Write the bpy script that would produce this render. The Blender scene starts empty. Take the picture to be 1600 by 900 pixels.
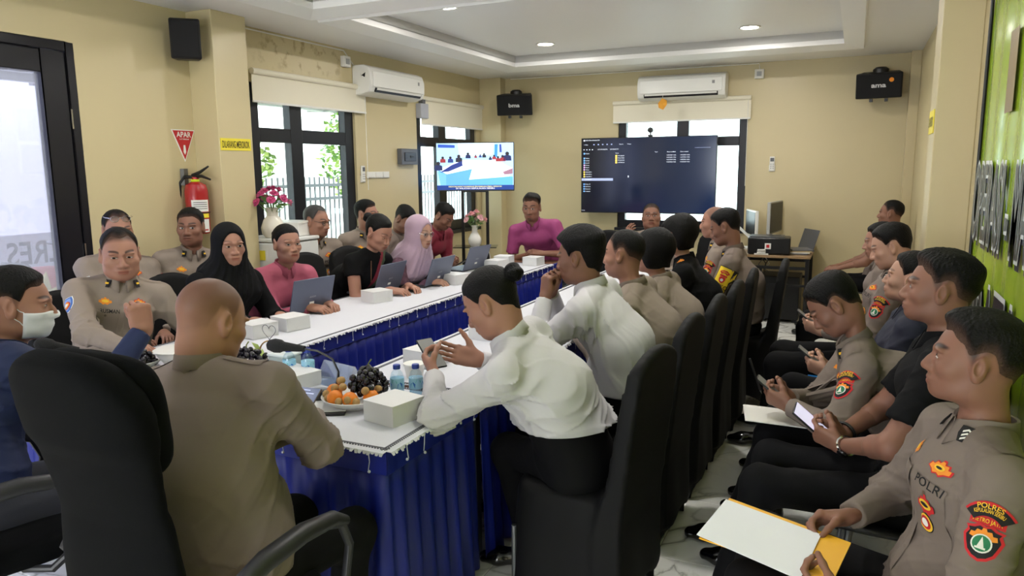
import bpy, bmesh, math, random
import numpy as np
from math import pi, sin, cos, radians
from mathutils import Vector, Matrix, noise
from mathutils.bvhtree import BVHTree

C = bpy.context.scene.collection
scene = bpy.context.scene
random.seed(7)

# ---------------------------------------------------------------- camera
cam_d = bpy.data.cameras.new('camera')
cam = bpy.data.objects.new('camera', cam_d); C.objects.link(cam)
cam_d.sensor_width = 36.0
cam_d.lens = 36.0 * 1158.47 / 1600.0
cam_d.clip_start = 0.02
def cam_axes(yaw, pitch, roll):
    cy, sy = cos(yaw), sin(yaw)
    f0 = Vector((sy, cy, 0)); r0 = Vector((cy, -sy, 0)); u0 = Vector((0, 0, 1))
    f = f0*cos(pitch) - u0*sin(pitch); u = u0*cos(pitch) + f0*sin(pitch)
    return r0*cos(roll) + u*sin(roll), u*cos(roll) - r0*sin(roll), f
_r, _u, _f = cam_axes(radians(-24.798), radians(9.162), radians(-0.531))
_m = Matrix((_r, _u, -_f)).transposed().to_4x4()
_m.translation = Vector((0, 0, 1.64))
cam.matrix_world = _m
scene.camera = cam

# ---------------------------------------------------------------- light and exposure
scene.view_settings.view_transform = 'Standard'
scene.view_settings.look = 'None'
scene.view_settings.gamma = 1.0
scene.view_settings.use_curve_mapping = False
scene.view_settings.exposure = 0.32
world = bpy.data.worlds.new('sky'); scene.world = world
world.use_nodes = True
_bg = world.node_tree.nodes['Background']
_bg.inputs['Color'].default_value = (0.93, 0.97, 1.0, 1)      # bright overcast sky
_bg.inputs['Strength'].default_value = 6.0
SUN = bpy.data.lights.new('sun', 'SUN'); SUN.energy = 11.0; SUN.angle = radians(8); SUN.color = (1, .96, .9)
_so = bpy.data.objects.new('sun', SUN); C.objects.link(_so)
_so.rotation_euler = (radians(24), radians(22), 0)
LAMP_WATTS = 15.0
XL, XR, YF, YB, ZC, ZT = -4.48, 0.525, 8.9, -2.3, 2.777, 2.884
LAMPS = [(-2.99, 5.30), (-2.97, 7.30), (-0.97, 7.32), (-0.97, 5.30), (-2.99, 3.2), (-0.97, 3.2)]

# ---------------------------------------------------------------- materials
def lin(c):
    return tuple((x/12.92 if x <= .04045 else ((x+.055)/1.055)**2.4) for x in c)
def rgb(r, g, b): return lin((r/255., g/255., b/255.))
_mats = {}
def mat(name, col=(128, 128, 128), rough=.6, metal=0., spec=.5, bump=0., bscale=60., var=0., vscale=6., alpha=1., emit=0., trans=0., sheen=0., weave=0., attr=False, coat=0., subs=0.):
    if name in _mats: return _mats[name]
    m = bpy.data.materials.new(name); m.use_nodes = True
    nt = m.node_tree; b = nt.nodes['Principled BSDF']
    c = (*rgb(*col), 1)
    b.inputs['Base Color'].default_value = c
    b.inputs['Roughness'].default_value = rough
    b.inputs['Metallic'].default_value = metal
    b.inputs['Specular IOR Level'].default_value = spec
    b.inputs['Transmission Weight'].default_value = trans
    if coat: b.inputs['Coat Weight'].default_value = coat; b.inputs['Coat Roughness'].default_value = .12
    if sheen: b.inputs['Sheen Weight'].default_value = sheen
    if subs:
        b.inputs['Subsurface Weight'].default_value = subs
        b.inputs['Subsurface Radius'].default_value = (.012, .005, .003)
        b.inputs['Subsurface Scale'].default_value = .6
    if alpha < 1: b.inputs['Alpha'].default_value = alpha
    if emit:
        b.inputs['Emission Color'].default_value = c; b.inputs['Emission Strength'].default_value = emit
    tc = nt.nodes.new('ShaderNodeTexCoord')
    src = None
    if var:
        n = nt.nodes.new('ShaderNodeTexNoise'); n.inputs['Scale'].default_value = vscale; n.inputs['Detail'].default_value = 5
        nt.links.new(tc.outputs['Object'], n.inputs['Vector'])
        hs = nt.nodes.new('ShaderNodeHueSaturation'); hs.inputs['Color'].default_value = c
        mr = nt.nodes.new('ShaderNodeMapRange'); mr.inputs['From Min'].default_value = .3; mr.inputs['From Max'].default_value = .7
        mr.inputs['To Min'].default_value = 1-var; mr.inputs['To Max'].default_value = 1+var
        nt.links.new(n.outputs['Fac'], mr.inputs['Value']); nt.links.new(mr.outputs['Result'], hs.inputs['Value'])
        src = hs.outputs['Color']
    if attr:
        a = nt.nodes.new('ShaderNodeAttribute'); a.attribute_name = 'tint'
        mx = nt.nodes.new('ShaderNodeMix'); mx.data_type = 'RGBA'; mx.blend_type = 'MULTIPLY'; mx.inputs['Factor'].default_value = 1
        if src: nt.links.new(src, mx.inputs['A'])
        else: mx.inputs['A'].default_value = c
        nt.links.new(a.outputs['Color'], mx.inputs['B']); src = mx.outputs['Result']
    if src: nt.links.new(src, b.inputs['Base Color'])
    if bump:
        n2 = nt.nodes.new('ShaderNodeTexNoise'); n2.inputs['Scale'].default_value = bscale; n2.inputs['Detail'].default_value = 4
        nt.links.new(tc.outputs['Object'], n2.inputs['Vector'])
        bp = nt.nodes.new('ShaderNodeBump'); bp.inputs['Strength'].default_value = bump; bp.inputs['Distance'].default_value = .01
        nt.links.new(n2.outputs['Fac'], bp.inputs['Height']); nt.links.new(bp.outputs['Normal'], b.inputs['Normal'])
    _mats[name] = m
    return m

def glass_mat(name, tint=(235, 245, 245), gloss=.06, haze=0.):
    if name in _mats: return _mats[name]
    m = bpy.data.materials.new(name); m.use_nodes = True
    nt = m.node_tree; nt.nodes.clear()
    out = nt.nodes.new('ShaderNodeOutputMaterial'); t = nt.nodes.new('ShaderNodeBsdfTransparent'); g = nt.nodes.new('ShaderNodeBsdfGlossy')
    t.inputs['Color'].default_value = (*rgb(*tint), 1); g.inputs['Roughness'].default_value = .03
    mx = nt.nodes.new('ShaderNodeMixShader'); mx.inputs[0].default_value = gloss
    nt.links.new(t.outputs[0], mx.inputs[1]); nt.links.new(g.outputs[0], mx.inputs[2])
    last = mx.outputs[0]
    if haze:
        d = nt.nodes.new('ShaderNodeBsdfTranslucent'); d.inputs['Color'].default_value = (.9, .92, .95, 1)
        m2 = nt.nodes.new('ShaderNodeMixShader'); m2.inputs[0].default_value = haze
        nt.links.new(last, m2.inputs[1]); nt.links.new(d.outputs[0], m2.inputs[2]); last = m2.outputs[0]
    nt.links.new(last, out.inputs['Surface'])
    _mats[name] = m
    return m

# ---------------------------------------------------------------- mesh builder
class MB:
    def __init__(s): s.v = []; s.f = []; s.mi = []; s.cur = 0
    def add(s, vs, fs):
        o = len(s.v); s.v.extend([tuple(v) for v in vs])
        for f in fs: s.f.append(tuple(i+o for i in f)); s.mi.append(s.cur)
        return s
    def mat(s, i): s.cur = i; return s
    def box(s, c, d, M=None):
        x, y, z = d[0]/2, d[1]/2, d[2]/2
        vs = [Vector((sx*x, sy*y, sz*z)) for sz in (-1, 1) for sx, sy in ((-1, -1), (1, -1), (1, 1), (-1, 1))]
        if M is not None: vs = [M @ v for v in vs]
        c = Vector(c); vs = [v+c for v in vs]
        return s.add(vs, [(3, 2, 1, 0), (4, 5, 6, 7), (0, 1, 5, 4), (1, 2, 6, 5), (2, 3, 7, 6), (3, 0, 4, 7)])
    def box2(s, lo, hi):
        return s.box([(a+b)/2 for a, b in zip(lo, hi)], [b-a for a, b in zip(lo, hi)])
    def tube(s, pts, r, n=10, cap=True, closed=False):
        pts = [Vector(p) for p in pts]; m = len(pts)
        rs = r if isinstance(r, (list, tuple)) else [r]*m
        ring = []; up = None
        for i, p in enumerate(pts):
            if closed: t = (pts[(i+1) % m]-pts[i-1])
            else: t = pts[min(i+1, m-1)]-pts[max(i-1, 0)]
            t.normalize()
            if up is None:
                up = Vector((0, 0, 1)) if abs(t.z) < .9 else Vector((1, 0, 0))
            a = t.cross(up)
            if a.length < 1e-5: a = t.orthogonal()
            a.normalize(); b = a.cross(t); up = b
            ring.append([p+(a*cos(2*pi*k/n)+b*sin(2*pi*k/n))*rs[i] for k in range(n)])
        vs = [v for q in ring for v in q]; fs = []
        for i in range(m if closed else m-1):
            j = (i+1) % m
            for k in range(n):
                k2 = (k+1) % n
                fs.append((i*n+k, i*n+k2, j*n+k2, j*n+k))
        if cap and not closed: fs += [tuple(range(n))[::-1], tuple((m-1)*n+k for k in range(n))]
        return s.add(vs, fs)
    def lathe(s, prof, n=24, c=(0, 0, 0), M=None, sx=1., sy=1.):
        c = Vector(c); vs = []
        for r, z in prof:
            for k in range(n):
                v = Vector((r*cos(2*pi*k/n)*sx, r*sin(2*pi*k/n)*sy, z))
                vs.append((M @ v if M is not None else v)+c)
        fs = [(i*n+k, i*n+(k+1) % n, (i+1)*n+(k+1) % n, (i+1)*n+k) for i in range(len(prof)-1) for k in range(n)]
        if prof[0][0] > 1e-6: fs.append(tuple(range(n))[::-1])
        if prof[-1][0] > 1e-6: fs.append(tuple((len(prof)-1)*n+k for k in range(n)))
        return s.add(vs, fs)
    def prism(s, poly, h0, h1, M=None):
        n = len(poly); vs = [Vector((x, y, h)) for h in (h0, h1) for x, y in poly]
        if M is not None: vs = [M @ v for v in vs]
        fs = [tuple(range(n))[::-1], tuple(range(n, 2*n))] + [(i, (i+1) % n, n+(i+1) % n, n+i) for i in range(n)]
        return s.add(vs, fs)
    def ball(s, c, r, n=12, m=8, M=None):
        rr = (r, r, r) if not isinstance(r, (tuple, list)) else r
        c = Vector(c); vs = []
        for i in range(m+1):
            th = pi*i/m
            for k in range(n):
                v = Vector((rr[0]*sin(th)*cos(2*pi*k/n), rr[1]*sin(th)*sin(2*pi*k/n), -rr[2]*cos(th)))
                vs.append((M @ v if M is not None else v)+c)
        fs = [(i*n+k, i*n+(k+1) % n, (i+1)*n+(k+1) % n, (i+1)*n+k) for i in range(m) for k in range(n)]
        return s.add(vs, fs)
    def mesh(s, name, mats, smooth=35):
        me = bpy.data.meshes.new(name); me.from_pydata(s.v, [], s.f)
        for m in (mats if isinstance(mats, (list, tuple)) else [mats]): me.materials.append(m)
        if any(s.mi): me.polygons.foreach_set('material_index', s.mi)
        if smooth:
            me.polygons.foreach_set('use_smooth', [True]*len(me.polygons))
            me.set_sharp_from_angle(angle=radians(smooth))
        me.update()
        return me
    def build(s, name, mats, parent=None, smooth=35, bev=0., seg=2, weld=False):
        me = s.mesh(name, mats, smooth)
        if weld or True:
            bm = bmesh.new(); bm.from_mesh(me); bmesh.ops.remove_doubles(bm, verts=bm.verts, dist=1e-6)
            bmesh.ops.recalc_face_normals(bm, faces=bm.faces); bm.to_mesh(me); bm.free()
            if smooth: me.set_sharp_from_angle(angle=radians(smooth))
        o = obj(name, me, parent)
        if bev:
            md = o.modifiers.new('bevel', 'BEVEL'); md.width = bev; md.segments = seg; md.limit_method = 'ANGLE'; md.angle_limit = radians(40)
        return o
def obj(name, me, parent=None):
    o = bpy.data.objects.new(name, me); C.objects.link(o)
    if parent is not None: o.parent = parent
    return o
def RZ(a): return Matrix.Rotation(radians(a), 3, 'Z')
def thing(name, label, cat, loc=(0, 0, 0), rz=0., group=None):
    o = bpy.data.objects.new(name, None); C.objects.link(o); o.empty_display_size = .1
    o.location = loc; o.rotation_euler = (0, 0, radians(rz)); o['label'] = label; o['category'] = cat
    if group: o['group'] = group
    return o
def tag(o, label, cat, group=None, kind=None):
    o['label'] = label; o['category'] = cat
    if group: o['group'] = group
    if kind: o['kind'] = kind
    return o
def struct(o, label=None, cat='room'):
    o['kind'] = 'structure'
    if label: o['label'] = label; o['category'] = cat
    return o
def copy_tree(o, parent=None):
    c = o.copy(); C.objects.link(c); c.parent = parent
    for ch in list(o.children): copy_tree(ch, c)
    return c
_txt = {}
def text_mesh(s, bold=0.):
    """letters of the string as flat triangles, height of capitals about 1, centred"""
    key = (s, bold)
    if key in _txt: return _txt[key]
    cu = bpy.data.curves.new('t', 'FONT'); cu.body = s; cu.align_x = 'CENTER'; cu.align_y = 'CENTER'; cu.size = 1.4; cu.offset = bold; cu.resolution_u = 3
    o = bpy.data.objects.new('t', cu); C.objects.link(o)
    dg = bpy.context.evaluated_depsgraph_get(); me = bpy.data.meshes.new_from_object(o.evaluated_get(dg))
    v = [tuple(x.co) for x in me.vertices]; f = [tuple(p.vertices) for p in me.polygons]
    bpy.data.objects.remove(o); bpy.data.curves.remove(cu); bpy.data.meshes.remove(me)
    if v:
        a = np.array(v); mid = (a.min(0)+a.max(0))/2; v = [tuple(x) for x in (a-mid)]
    _txt[key] = (v, f); return _txt[key]
def letters(name, s, m, parent, origin, right, up, size, bold=.02, lift=.0015, wide=1., width=None):
    """flat lettering in the plane (right, up) through origin"""
    v, f = text_mesh(s, bold); R = Vector(right).normalized(); U = Vector(up).normalized(); N = R.cross(U); O = Vector(origin)+N*lift
    if width:
        w0 = max(x[0] for x in v)-min(x[0] for x in v); wide = width/(w0*size)
    b = MB(); b.add([O+R*(x[0]*size*wide)+U*(x[1]*size) for x in v], f)
    me = b.mesh(name, m, 0); return obj(name, me, parent)

# ---------------------------------------------------------------- setting materials
M_WALL = mat('wall paint', (204, 190, 150), .36, spec=.45, bump=.05, bscale=9, var=.025, vscale=1.3)
def stain_wall(m):
    nt = m.node_tree; N = nt.nodes.new; L = nt.links.new; b = nt.nodes['Principled BSDF']; old = b.inputs['Base Color'].links[0].from_socket
    g = N('ShaderNodeNewGeometry'); sp = N('ShaderNodeSeparateXYZ'); L(g.outputs['Position'], sp.inputs[0])
    def band(sock, a, c):
        r = N('ShaderNodeMapRange'); r.interpolation_type = 'SMOOTHSTEP'; r.inputs['From Min'].default_value = a; r.inputs['From Max'].default_value = c; L(sock, r.inputs['Value']); return r.outputs['Result']
    def mul(p, q):
        n = N('ShaderNodeMath'); n.operation = 'MULTIPLY'; L(p, n.inputs[0]); L(q, n.inputs[1]); return n.outputs[0]
    n = N('ShaderNodeTexNoise'); n.inputs['Scale'].default_value = 11; n.inputs['Detail'].default_value = 7; L(g.outputs['Position'], n.inputs['Vector'])
    damp = mul(mul(mul(band(sp.outputs['Z'], 2.44, 2.56), band(sp.outputs['X'], -4.3, -4.44)), mul(band(sp.outputs['Y'], 4.6, 5.1), band(sp.outputs['Y'], 6.1, 5.7))), band(n.outputs['Fac'], .53, .70))
    mx = N('ShaderNodeMix'); mx.data_type = 'RGBA'; mx.blend_type = 'MULTIPLY'; L(damp, mx.inputs['Factor']); L(old, mx.inputs['A']); mx.inputs['B'].default_value = (*rgb(200, 188, 168), 1)
    L(mx.outputs['Result'], b.inputs['Base Color'])
stain_wall(M_WALL)
M_CEIL = mat('ceiling paint', (242, 241, 240), .42, bump=.02, bscale=5)
M_BLACKAL = mat('black aluminium', (30, 30, 36), .35, metal=.3)
M_GLASS = glass_mat('window glass')
M_DOORGLASS = glass_mat('dimmed door glass', (176, 178, 196), haze=.10)  # grey tint dims the bright outdoors; haze imitates reflections on the pane
M_WHITE = mat('white plastic', (232, 231, 226), .35)
M_BLACK = mat('black plastic', (18, 18, 20), .4)
M_CHROME = mat('chrome', (200, 200, 200), .15, metal=1.)
M_STEEL = mat('grey steel', (120, 122, 126), .35, metal=.8)

def tile_mat():
    m = bpy.data.materials.new('white marble tile'); m.use_nodes = True; nt = m.node_tree; b = nt.nodes['Principled BSDF']
    N = nt.nodes.new; L = nt.links.new
    tc = N('ShaderNodeTexCoord'); oi = N('ShaderNodeObjectInfo')
    mul = N('ShaderNodeVectorMath'); mul.operation = 'SCALE'; mul.inputs['Scale'].default_value = 37.
    cmb = N('ShaderNodeCombineXYZ'); L(oi.outputs['Random'], cmb.inputs[0]); L(oi.outputs['Random'], cmb.inputs[1]); L(cmb.outputs[0], mul.inputs[0])
    add = N('ShaderNodeVectorMath'); add.operation = 'ADD'; L(tc.outputs['Object'], add.inputs[0]); L(mul.outputs[0], add.inputs[1])
    n1 = N('ShaderNodeTexNoise'); n1.inputs['Scale'].default_value = 2.0; n1.inputs['Detail'].default_value = 8; n1.inputs['Distortion'].default_value = 1.6; L(add.outputs[0], n1.inputs['Vector'])
    r1 = N('ShaderNodeValToRGB'); e = r1.color_ramp.elements
    e[0].position = .44; e[0].color = (1, 1, 1, 1); e[1].position = .56; e[1].color = (1, 1, 1, 1)
    k = e.new(.5); k.color = (.28, .28, .27, 1); k = e.new(.475); k.color = (.82, .82, .8, 1); k = e.new(.525); k.color = (.85, .85, .83, 1)
    L(n1.outputs['Fac'], r1.inputs[0])
    n2 = N('ShaderNodeTexNoise'); n2.inputs['Scale'].default_value = 1.4; n2.inputs['Detail'].default_value = 3; L(add.outputs[0], n2.inputs['Vector'])
    r2 = N('ShaderNodeValToRGB'); r2.color_ramp.elements[0].position = .42; r2.color_ramp.elements[1].position = .62
    L(n2.outputs['Fac'], r2.inputs[0])
    mx = N('ShaderNodeMix'); mx.data_type = 'RGBA'; mx.inputs['A'].default_value = (*rgb(236, 236, 232), 1)
    mm = N('ShaderNodeMix'); mm.data_type = 'RGBA'; mm.blend_type = 'MULTIPLY'; mm.inputs['Factor'].default_value = 1; mm.inputs['A'].default_value = (*rgb(236, 236, 232), 1); L(r1.outputs[0], mm.inputs['B'])
    L(r2.outputs[0], mx.inputs['Factor']); L(mm.outputs['Result'], mx.inputs['B']); L(mx.outputs['Result'], b.inputs['Base Color'])
    b.inputs['Roughness'].default_value = .16
    return m

# ---------------------------------------------------------------- floor
fl = MB().box2((XL-.1, YB, -.06), (XR+.1, YF+.1, -.004)).build('floor', mat('tile grout', (150, 148, 140), .8)); struct(fl, 'white marble tiled floor of the room', 'floor')
M_TILE = tile_mat()
b = MB(); t = .2985; q = .0025
b.add([(-t, -t, -.004), (t, -t, -.004), (t, t, -.004), (-t, t, -.004), (-t, -t, -q), (t, -t, -q), (t, t, -q), (-t, t, -q), (-t+q, -t+q, 0), (t-q, -t+q, 0), (t-q, t-q, 0), (-t+q, t-q, 0)],
      [(0, 1, 5, 4), (1, 2, 6, 5), (2, 3, 7, 6), (3, 0, 4, 7), (4, 5, 9, 8), (5, 6, 10, 9), (6, 7, 11, 10), (7, 4, 8, 11), (8, 9, 10, 11)])
tm = b.mesh('tile', M_TILE, 0)
for i in range(-6, 2):
    for j in range(-3, 14):
        x, y = -.69+.6*i+.3, 2.93+.6*(j-4)+.3
        if x > XR+.25 or y > YF+.2 or x < XL-.25: continue
        o = obj('tile', tm, fl); o.location = (x, y, 0)

# ---------------------------------------------------------------- walls (openings left free)
def wall_x(name, x0, x1, y0, y1, holes, m, label):
    """wall slab between x0..x1 running along y with rectangular holes (ya, yb, za, zb)"""
    b = MB(); ys = sorted({y0, y1, *[h[0] for h in holes], *[h[1] for h in holes]})
    for a, c in zip(ys, ys[1:]):
        hs = [h for h in holes if h[0] <= a+1e-6 and h[1] >= c-1e-6]
        z = 0
        for h in sorted(hs, key=lambda h: h[2]):
            if h[2] > z: b.box2((x0, a, z), (x1, c, h[2]))
            z = h[3]
        b.box2((x0, a, z), (x1, c, 2.95))
    return struct(b.build(name, m), label, 'wall')
DOOR = (.35, 3.217, 0.0, 2.434); W1 = (4.675, 6.08, .55, 2.35); W2 = (7.206, 8.643, .90, 2.35)  # door opening lengthened out of view to light the foreground people
wall_x('wall_left', XL-.16, XL, YB, YF, [DOOR, W1, W2], M_WALL, 'left yellow wall with the door and two windows')
b = MB()
FW = (-2.67, -1.158, .911, 2.35)
b.box2((XL-.16, YF, 0), (FW[0], YF+.16, 2.95)); b.box2((FW[1], YF, 0), (XR+.16, YF+.16, 2.95))
b.box2((FW[0], YF, 0), (FW[1], YF+.16, FW[2])); b.box2((FW[0], YF, FW[3]), (FW[1], YF+.16, 2.95))
struct(b.build('wall_far', M_WALL), 'far yellow wall behind the large screen', 'wall')
struct(MB().box2((XR, YB, 0), (XR+.16, YF, 2.95)).build('wall_right', M_WALL), 'right yellow wall carrying the green banner', 'wall')
b = MB().box2((XL, 4.107, 0), (XL+.245, 4.44, ZC)); struct(b.build('trim_1', M_WALL, bev=.004), 'yellow wall column with the no smoking sign', 'column')
b = MB().box2((.343, 4.41, 0), (XR, 4.72, ZC)); struct(b.build('trim_2', M_WALL, bev=.004), 'yellow wall column on the right beside the banner', 'column')
b = MB().box2((XL, 8.75, 0), (-4.18, YF, ZC)); struct(b.build('trim_3', M_WALL, bev=.004), 'yellow corner pier left of the far wall', 'column')
b = MB().box2((.43, 8.75, 0), (XR, YF, ZC)); struct(b.build('trim_4', M_WALL, bev=.004), 'yellow corner pier right of the far wall', 'column')

struct(MB().box2((XL-.16, YB-.16, 0), (-3.4, YB, 2.95)).box2((-.6, YB-.16, 0), (XR+.16, YB, 2.95)).box2((-3.4, YB-.16, 2.3), (-.6, YB, 2.95)).build('wall_near', M_WALL), 'yellow wall behind the camera with a wide doorway', 'wall')
# ceiling: low border round a raised tray
TX0, TX1, TY0, TY1 = -3.60, -.182, 4.88, 7.935
b = MB()
b.box2((XL-.16, YB, ZC), (TX0, YF+.16, ZC+.05)); b.box2((TX1, YB, ZC), (XR+.16, YF+.16, ZC+.05))
b.box2((TX0, TY1, ZC), (TX1, YF+.16, ZC+.05)); b.box2((TX0, 4.45, ZC), (TX1, TY0, ZC+.05)); b.box2((TX0, YB, ZC), (TX1, -1.4, ZC+.05))
cl = struct(b.build('ceiling', M_CEIL), 'white suspended ceiling with a raised tray', 'ceiling')
b = MB(); b.box2((TX0-.1, YB, ZT+.012), (TX1+.1, TY1+.1, ZT+.06)); b.build('tray_panel', M_CEIL, cl)
for (a0, a1) in ((TY0, TY1), (-1.4, 4.45)):
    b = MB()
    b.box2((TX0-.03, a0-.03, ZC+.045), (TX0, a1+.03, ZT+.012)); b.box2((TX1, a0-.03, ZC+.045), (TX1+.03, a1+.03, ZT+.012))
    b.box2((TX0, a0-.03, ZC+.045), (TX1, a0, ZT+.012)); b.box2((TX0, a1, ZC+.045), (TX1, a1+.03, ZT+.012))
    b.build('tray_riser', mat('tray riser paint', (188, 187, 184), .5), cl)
    # sloped white lip round the opening
    b = MB(); w = .17; d = .035
    for (p0, p1, ix, iy) in (((TX0, a0), (TX0, a1), -1, 0), ((TX1, a0), (TX1, a1), 1, 0), ((TX0, a1), (TX1, a1), 0, 1), ((TX0, a0), (TX1, a0), 0, -1)):
        P0 = Vector((*p0, ZC)); P1 = Vector((*p1, ZC)); o_ = Vector((ix, iy, 0))*w
        e0 = (P0-P1).normalized()*w
        b.add([P0, P1, P1+o_-e0-Vector((0, 0, d)), P0+o_+e0-Vector((0, 0, d)), P0+o_*1.06+e0*1.06, P1+o_*1.06-e0*1.06], [(0, 1, 2, 3), (3, 2, 5, 4), (0, 4, 5, 1)])
    b.build('tray_lip', M_CEIL, cl, smooth=0)

# downlights
M_LAMP = mat('lit lamp disc', (255, 252, 246), emit=9.)
for i, (x, y) in enumerate(LAMPS):
    lab = ['round lit ceiling downlight nearest the left wall air conditioner', 'round lit ceiling downlight in the far left of the tray', 'round lit ceiling downlight in the far right of the tray'][i] if i < 3 else ['lit ceiling downlight above the middle of the right table', 'lit ceiling downlight above the near left table', 'lit ceiling downlight above the men in white shirts', 'lit ceiling downlight above the masked man', 'lit ceiling downlight above the bald officer', 'lit ceiling downlight behind the camera'][i-3]
    t_ = thing('ceiling_light', lab, 'ceiling light', (x, y, ZT), 0, 'recessed ceiling downlights')
    MB().lathe([(.075, .012), (.098, .012), (.1, .004), (.094, -.002), (.076, .002), (.075, .012)], 28).build('bezel', M_WHITE, t_)
    MB().lathe([(.0, .003), (.076, .003)], 28).build('diffuser', M_LAMP, t_)
    ld = bpy.data.lights.new('downlight', 'AREA'); ld.shape = 'DISK'; ld.size = .15; ld.energy = LAMP_WATTS; ld.color = (1, .97, .92)
    lo = bpy.data.objects.new('downlight', ld); C.objects.link(lo); lo.location = (0, 0, -.006); lo.parent = t_

# ---------------------------------------------------------------- windows and door (frames of black aluminium)
def frame_x(name, x, y0, y1, z0, z1, vs, hs, w=.08, d=.07, label=None, cat='window', glassm=None, side=1):
    f = MB()
    f.box2((x-d/2, y0, z0), (x+d/2, y0+w, z1)); f.box2((x-d/2, y1-w, z0), (x+d/2, y1, z1)); f.box2((x-d/2, y0+w, z1-w), (x+d/2, y1-w, z1)); f.box2((x-d/2, y0+w, z0), (x+d/2, y1-w, z0+w))
    o = f.build(name, M_BLACKAL, bev=.004); struct(o, label, cat)
    for (a, c) in vs:
        MB().box2((x-d/2-.005, a, z0+w), (x+d/2+.005, c, z1-w)).build('mullion', M_BLACKAL, o, bev=.004)
    ye = [y0+w]+[e for v in vs for e in v]+[y1-w]
    spans = [(ye[i], ye[i+1]) for i in range(0, len(ye), 2)]
    ze = [z0+w]+[e for v in hs for e in v]+[z1-w]
    for (a, c) in spans:
        for (p, q) in hs: MB().box2((x-d/2, a, p), (x+d/2, c, q)).build('transom', M_BLACKAL, o, bev=.004)
        for i in range(0, len(ze), 2): MB().box2((x-.004, a-.005, ze[i]-.005), (x+.004, c+.005, ze[i+1]+.005)).build('pane', glassm or M_GLASS, o)
    return o
w1 = frame_x('window_1', XL-.06, *W1, [(5.18, 5.33)], [(1.876, 1.994)], label='tall black framed window behind the seated women', w=.13)
w2 = frame_x('window_2', XL-.06, *W2, [(7.72, 7.89)], [(1.897, 2.005)], label='black framed window behind the smaller screen', w=.12)
MB().box2((XL-.03, W2[0], W2[2]-.04), (XL+.05, W2[1], W2[2])).build('sill', M_BLACKAL, w2)
d1 = frame_x('door_1', XL-.05, DOOR[0], DOOR[1], 0.005, DOOR[3], [], [], w=.055, d=.1, label='black aluminium glass door at the left edge', cat='door', glassm=M_DOORGLASS)
f = MB(); x = XL-.04
f.box2((x-.03, 3.0, .02), (x+.035, 3.155, 2.372)); f.box2((x-.03, DOOR[0]+.06, 2.24), (x+.035, 3.0, 2.372)); f.box2((x-.03, DOOR[0]+.06, .02), (x+.035, 3.0, .16)); f.box2((x-.03, 1.72, .16), (x+.035, 1.86, 2.24)); f.box2((x-.03, DOOR[0]+.06, .16), (x+.035, DOOR[0]+.2, 2.24))
lf = f.build('door_leaf', M_BLACKAL, d1, bev=.005)
for z in (1.97, 1.13): MB().box2((x+.035, 3.157, z-.06), (x+.045, 3.167, z+.06)).build('hinge', M_CHROME, lf)
# far window, built along x
def frame_y(name, y, x0, x1, z0, z1, vs, hs, w=.1, d=.07, label=None):
    f = MB()
    f.box2((x0, y-d/2, z0), (x0+w, y+d/2, z1)); f.box2((x1-w, y-d/2, z0), (x1, y+d/2, z1)); f.box2((x0+w, y-d/2, z1-w), (x1-w, y+d/2, z1)); f.box2((x0+w, y-d/2, z0), (x1-w, y+d/2, z0+w))
    o = f.build(name, M_BLACKAL, bev=.004); struct(o, label, 'window')
    for a, c in vs: MB().box2((a, y-d/2-.005, z0+w), (c, y+d/2+.005, z1-w)).build('mullion', M_BLACKAL, o, bev=.004)
    xe = [x0+w]+[e for v in vs for e in v]+[x1-w]; ze = [z0+w]+[e for v in hs for e in v]+[z1-w]
    for i in range(0, len(xe), 2):
        for p, q in hs: MB().box2((xe[i], y-d/2, p), (xe[i+1], y+d/2, q)).build('transom', M_BLACKAL, o, bev=.004)
        for k in range(0, len(ze), 2): MB().box2((xe[i]-.005, y-.004, ze[k]-.005), (xe[i+1]+.005, y+.004, ze[k+1]+.005)).build('pane', M_GLASS, o)
    return o
w3 = frame_y('window_3', YF+.06, *FW[:2], FW[2], FW[3], [(-1.962, -1.823)], [(1.876, 1.983)], w=.09, label='black framed window behind the large screen')
MB().box2((FW[0]-.02, YF-.05, FW[2]-.035), (FW[1]+.02, YF+.04, FW[2])).build('sill', M_BLACKAL, w3)

# ---------------------------------------------------------------- outside
struct(MB().box2((-16, -6, -.12), (XL-.16, 20, -.06)).build('trim_5', mat('yard concrete', (214, 210, 200), .8, var=.05)), 'pale concrete yard outside the windows', 'ground')
struct(MB().box2((XL-.16, YF+.2, -.12), (10, 22, -.06)).build('trim_6', mat('yard concrete'),), 'pale concrete ground behind the far window', 'ground')
M_OWALL = mat('white outdoor wall', (240, 240, 236), .8)
wb = thing('neighbouring_building', 'white neighbouring building with horizontal cladding seen through the windows', 'building', (-9.2, 9, 0))
MB().box2((-.1, -9, -.06), (.1, 6, 4.2)).build('facade', M_OWALL, wb)
for k in range(9): MB().box2((.1, 1.2, .35+k*.32), (.125, 6, .62+k*.32)).build('cladding_board', M_OWALL, wb)
fn = thing('railing', 'dark metal bar railing outside the left windows', 'fence', (-5.9, 0, 0))
M_RAIL = mat('grey railing paint', (92, 96, 104), .5)
for z in (.25, 1.30, 1.46): MB().box2((-.02, 5.4, z-.018), (.02, 13.2, z+.018)).build('rail', M_RAIL, fn)
bm_ = MB().box2((-.008, -.008, .0), (.008, .008, 1.46)).mesh('bar', M_RAIL, 0)
for k in range(86):
    o = obj('bar', bm_, fn); o.location = (0, 5.45+k*.09, -.06 if k % 14 == 0 else .1)
for yy in (5.9, 8.7):
    tag(MB().box2((-6.5, yy-.06, -.06), (-6.38, yy+.06, 2.6)).build('carport_post', mat('pale post', (222, 222, 218), .6)), 'pale square carport post outside the '+('first' if yy < 7 else 'second')+' window', 'post')
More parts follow.
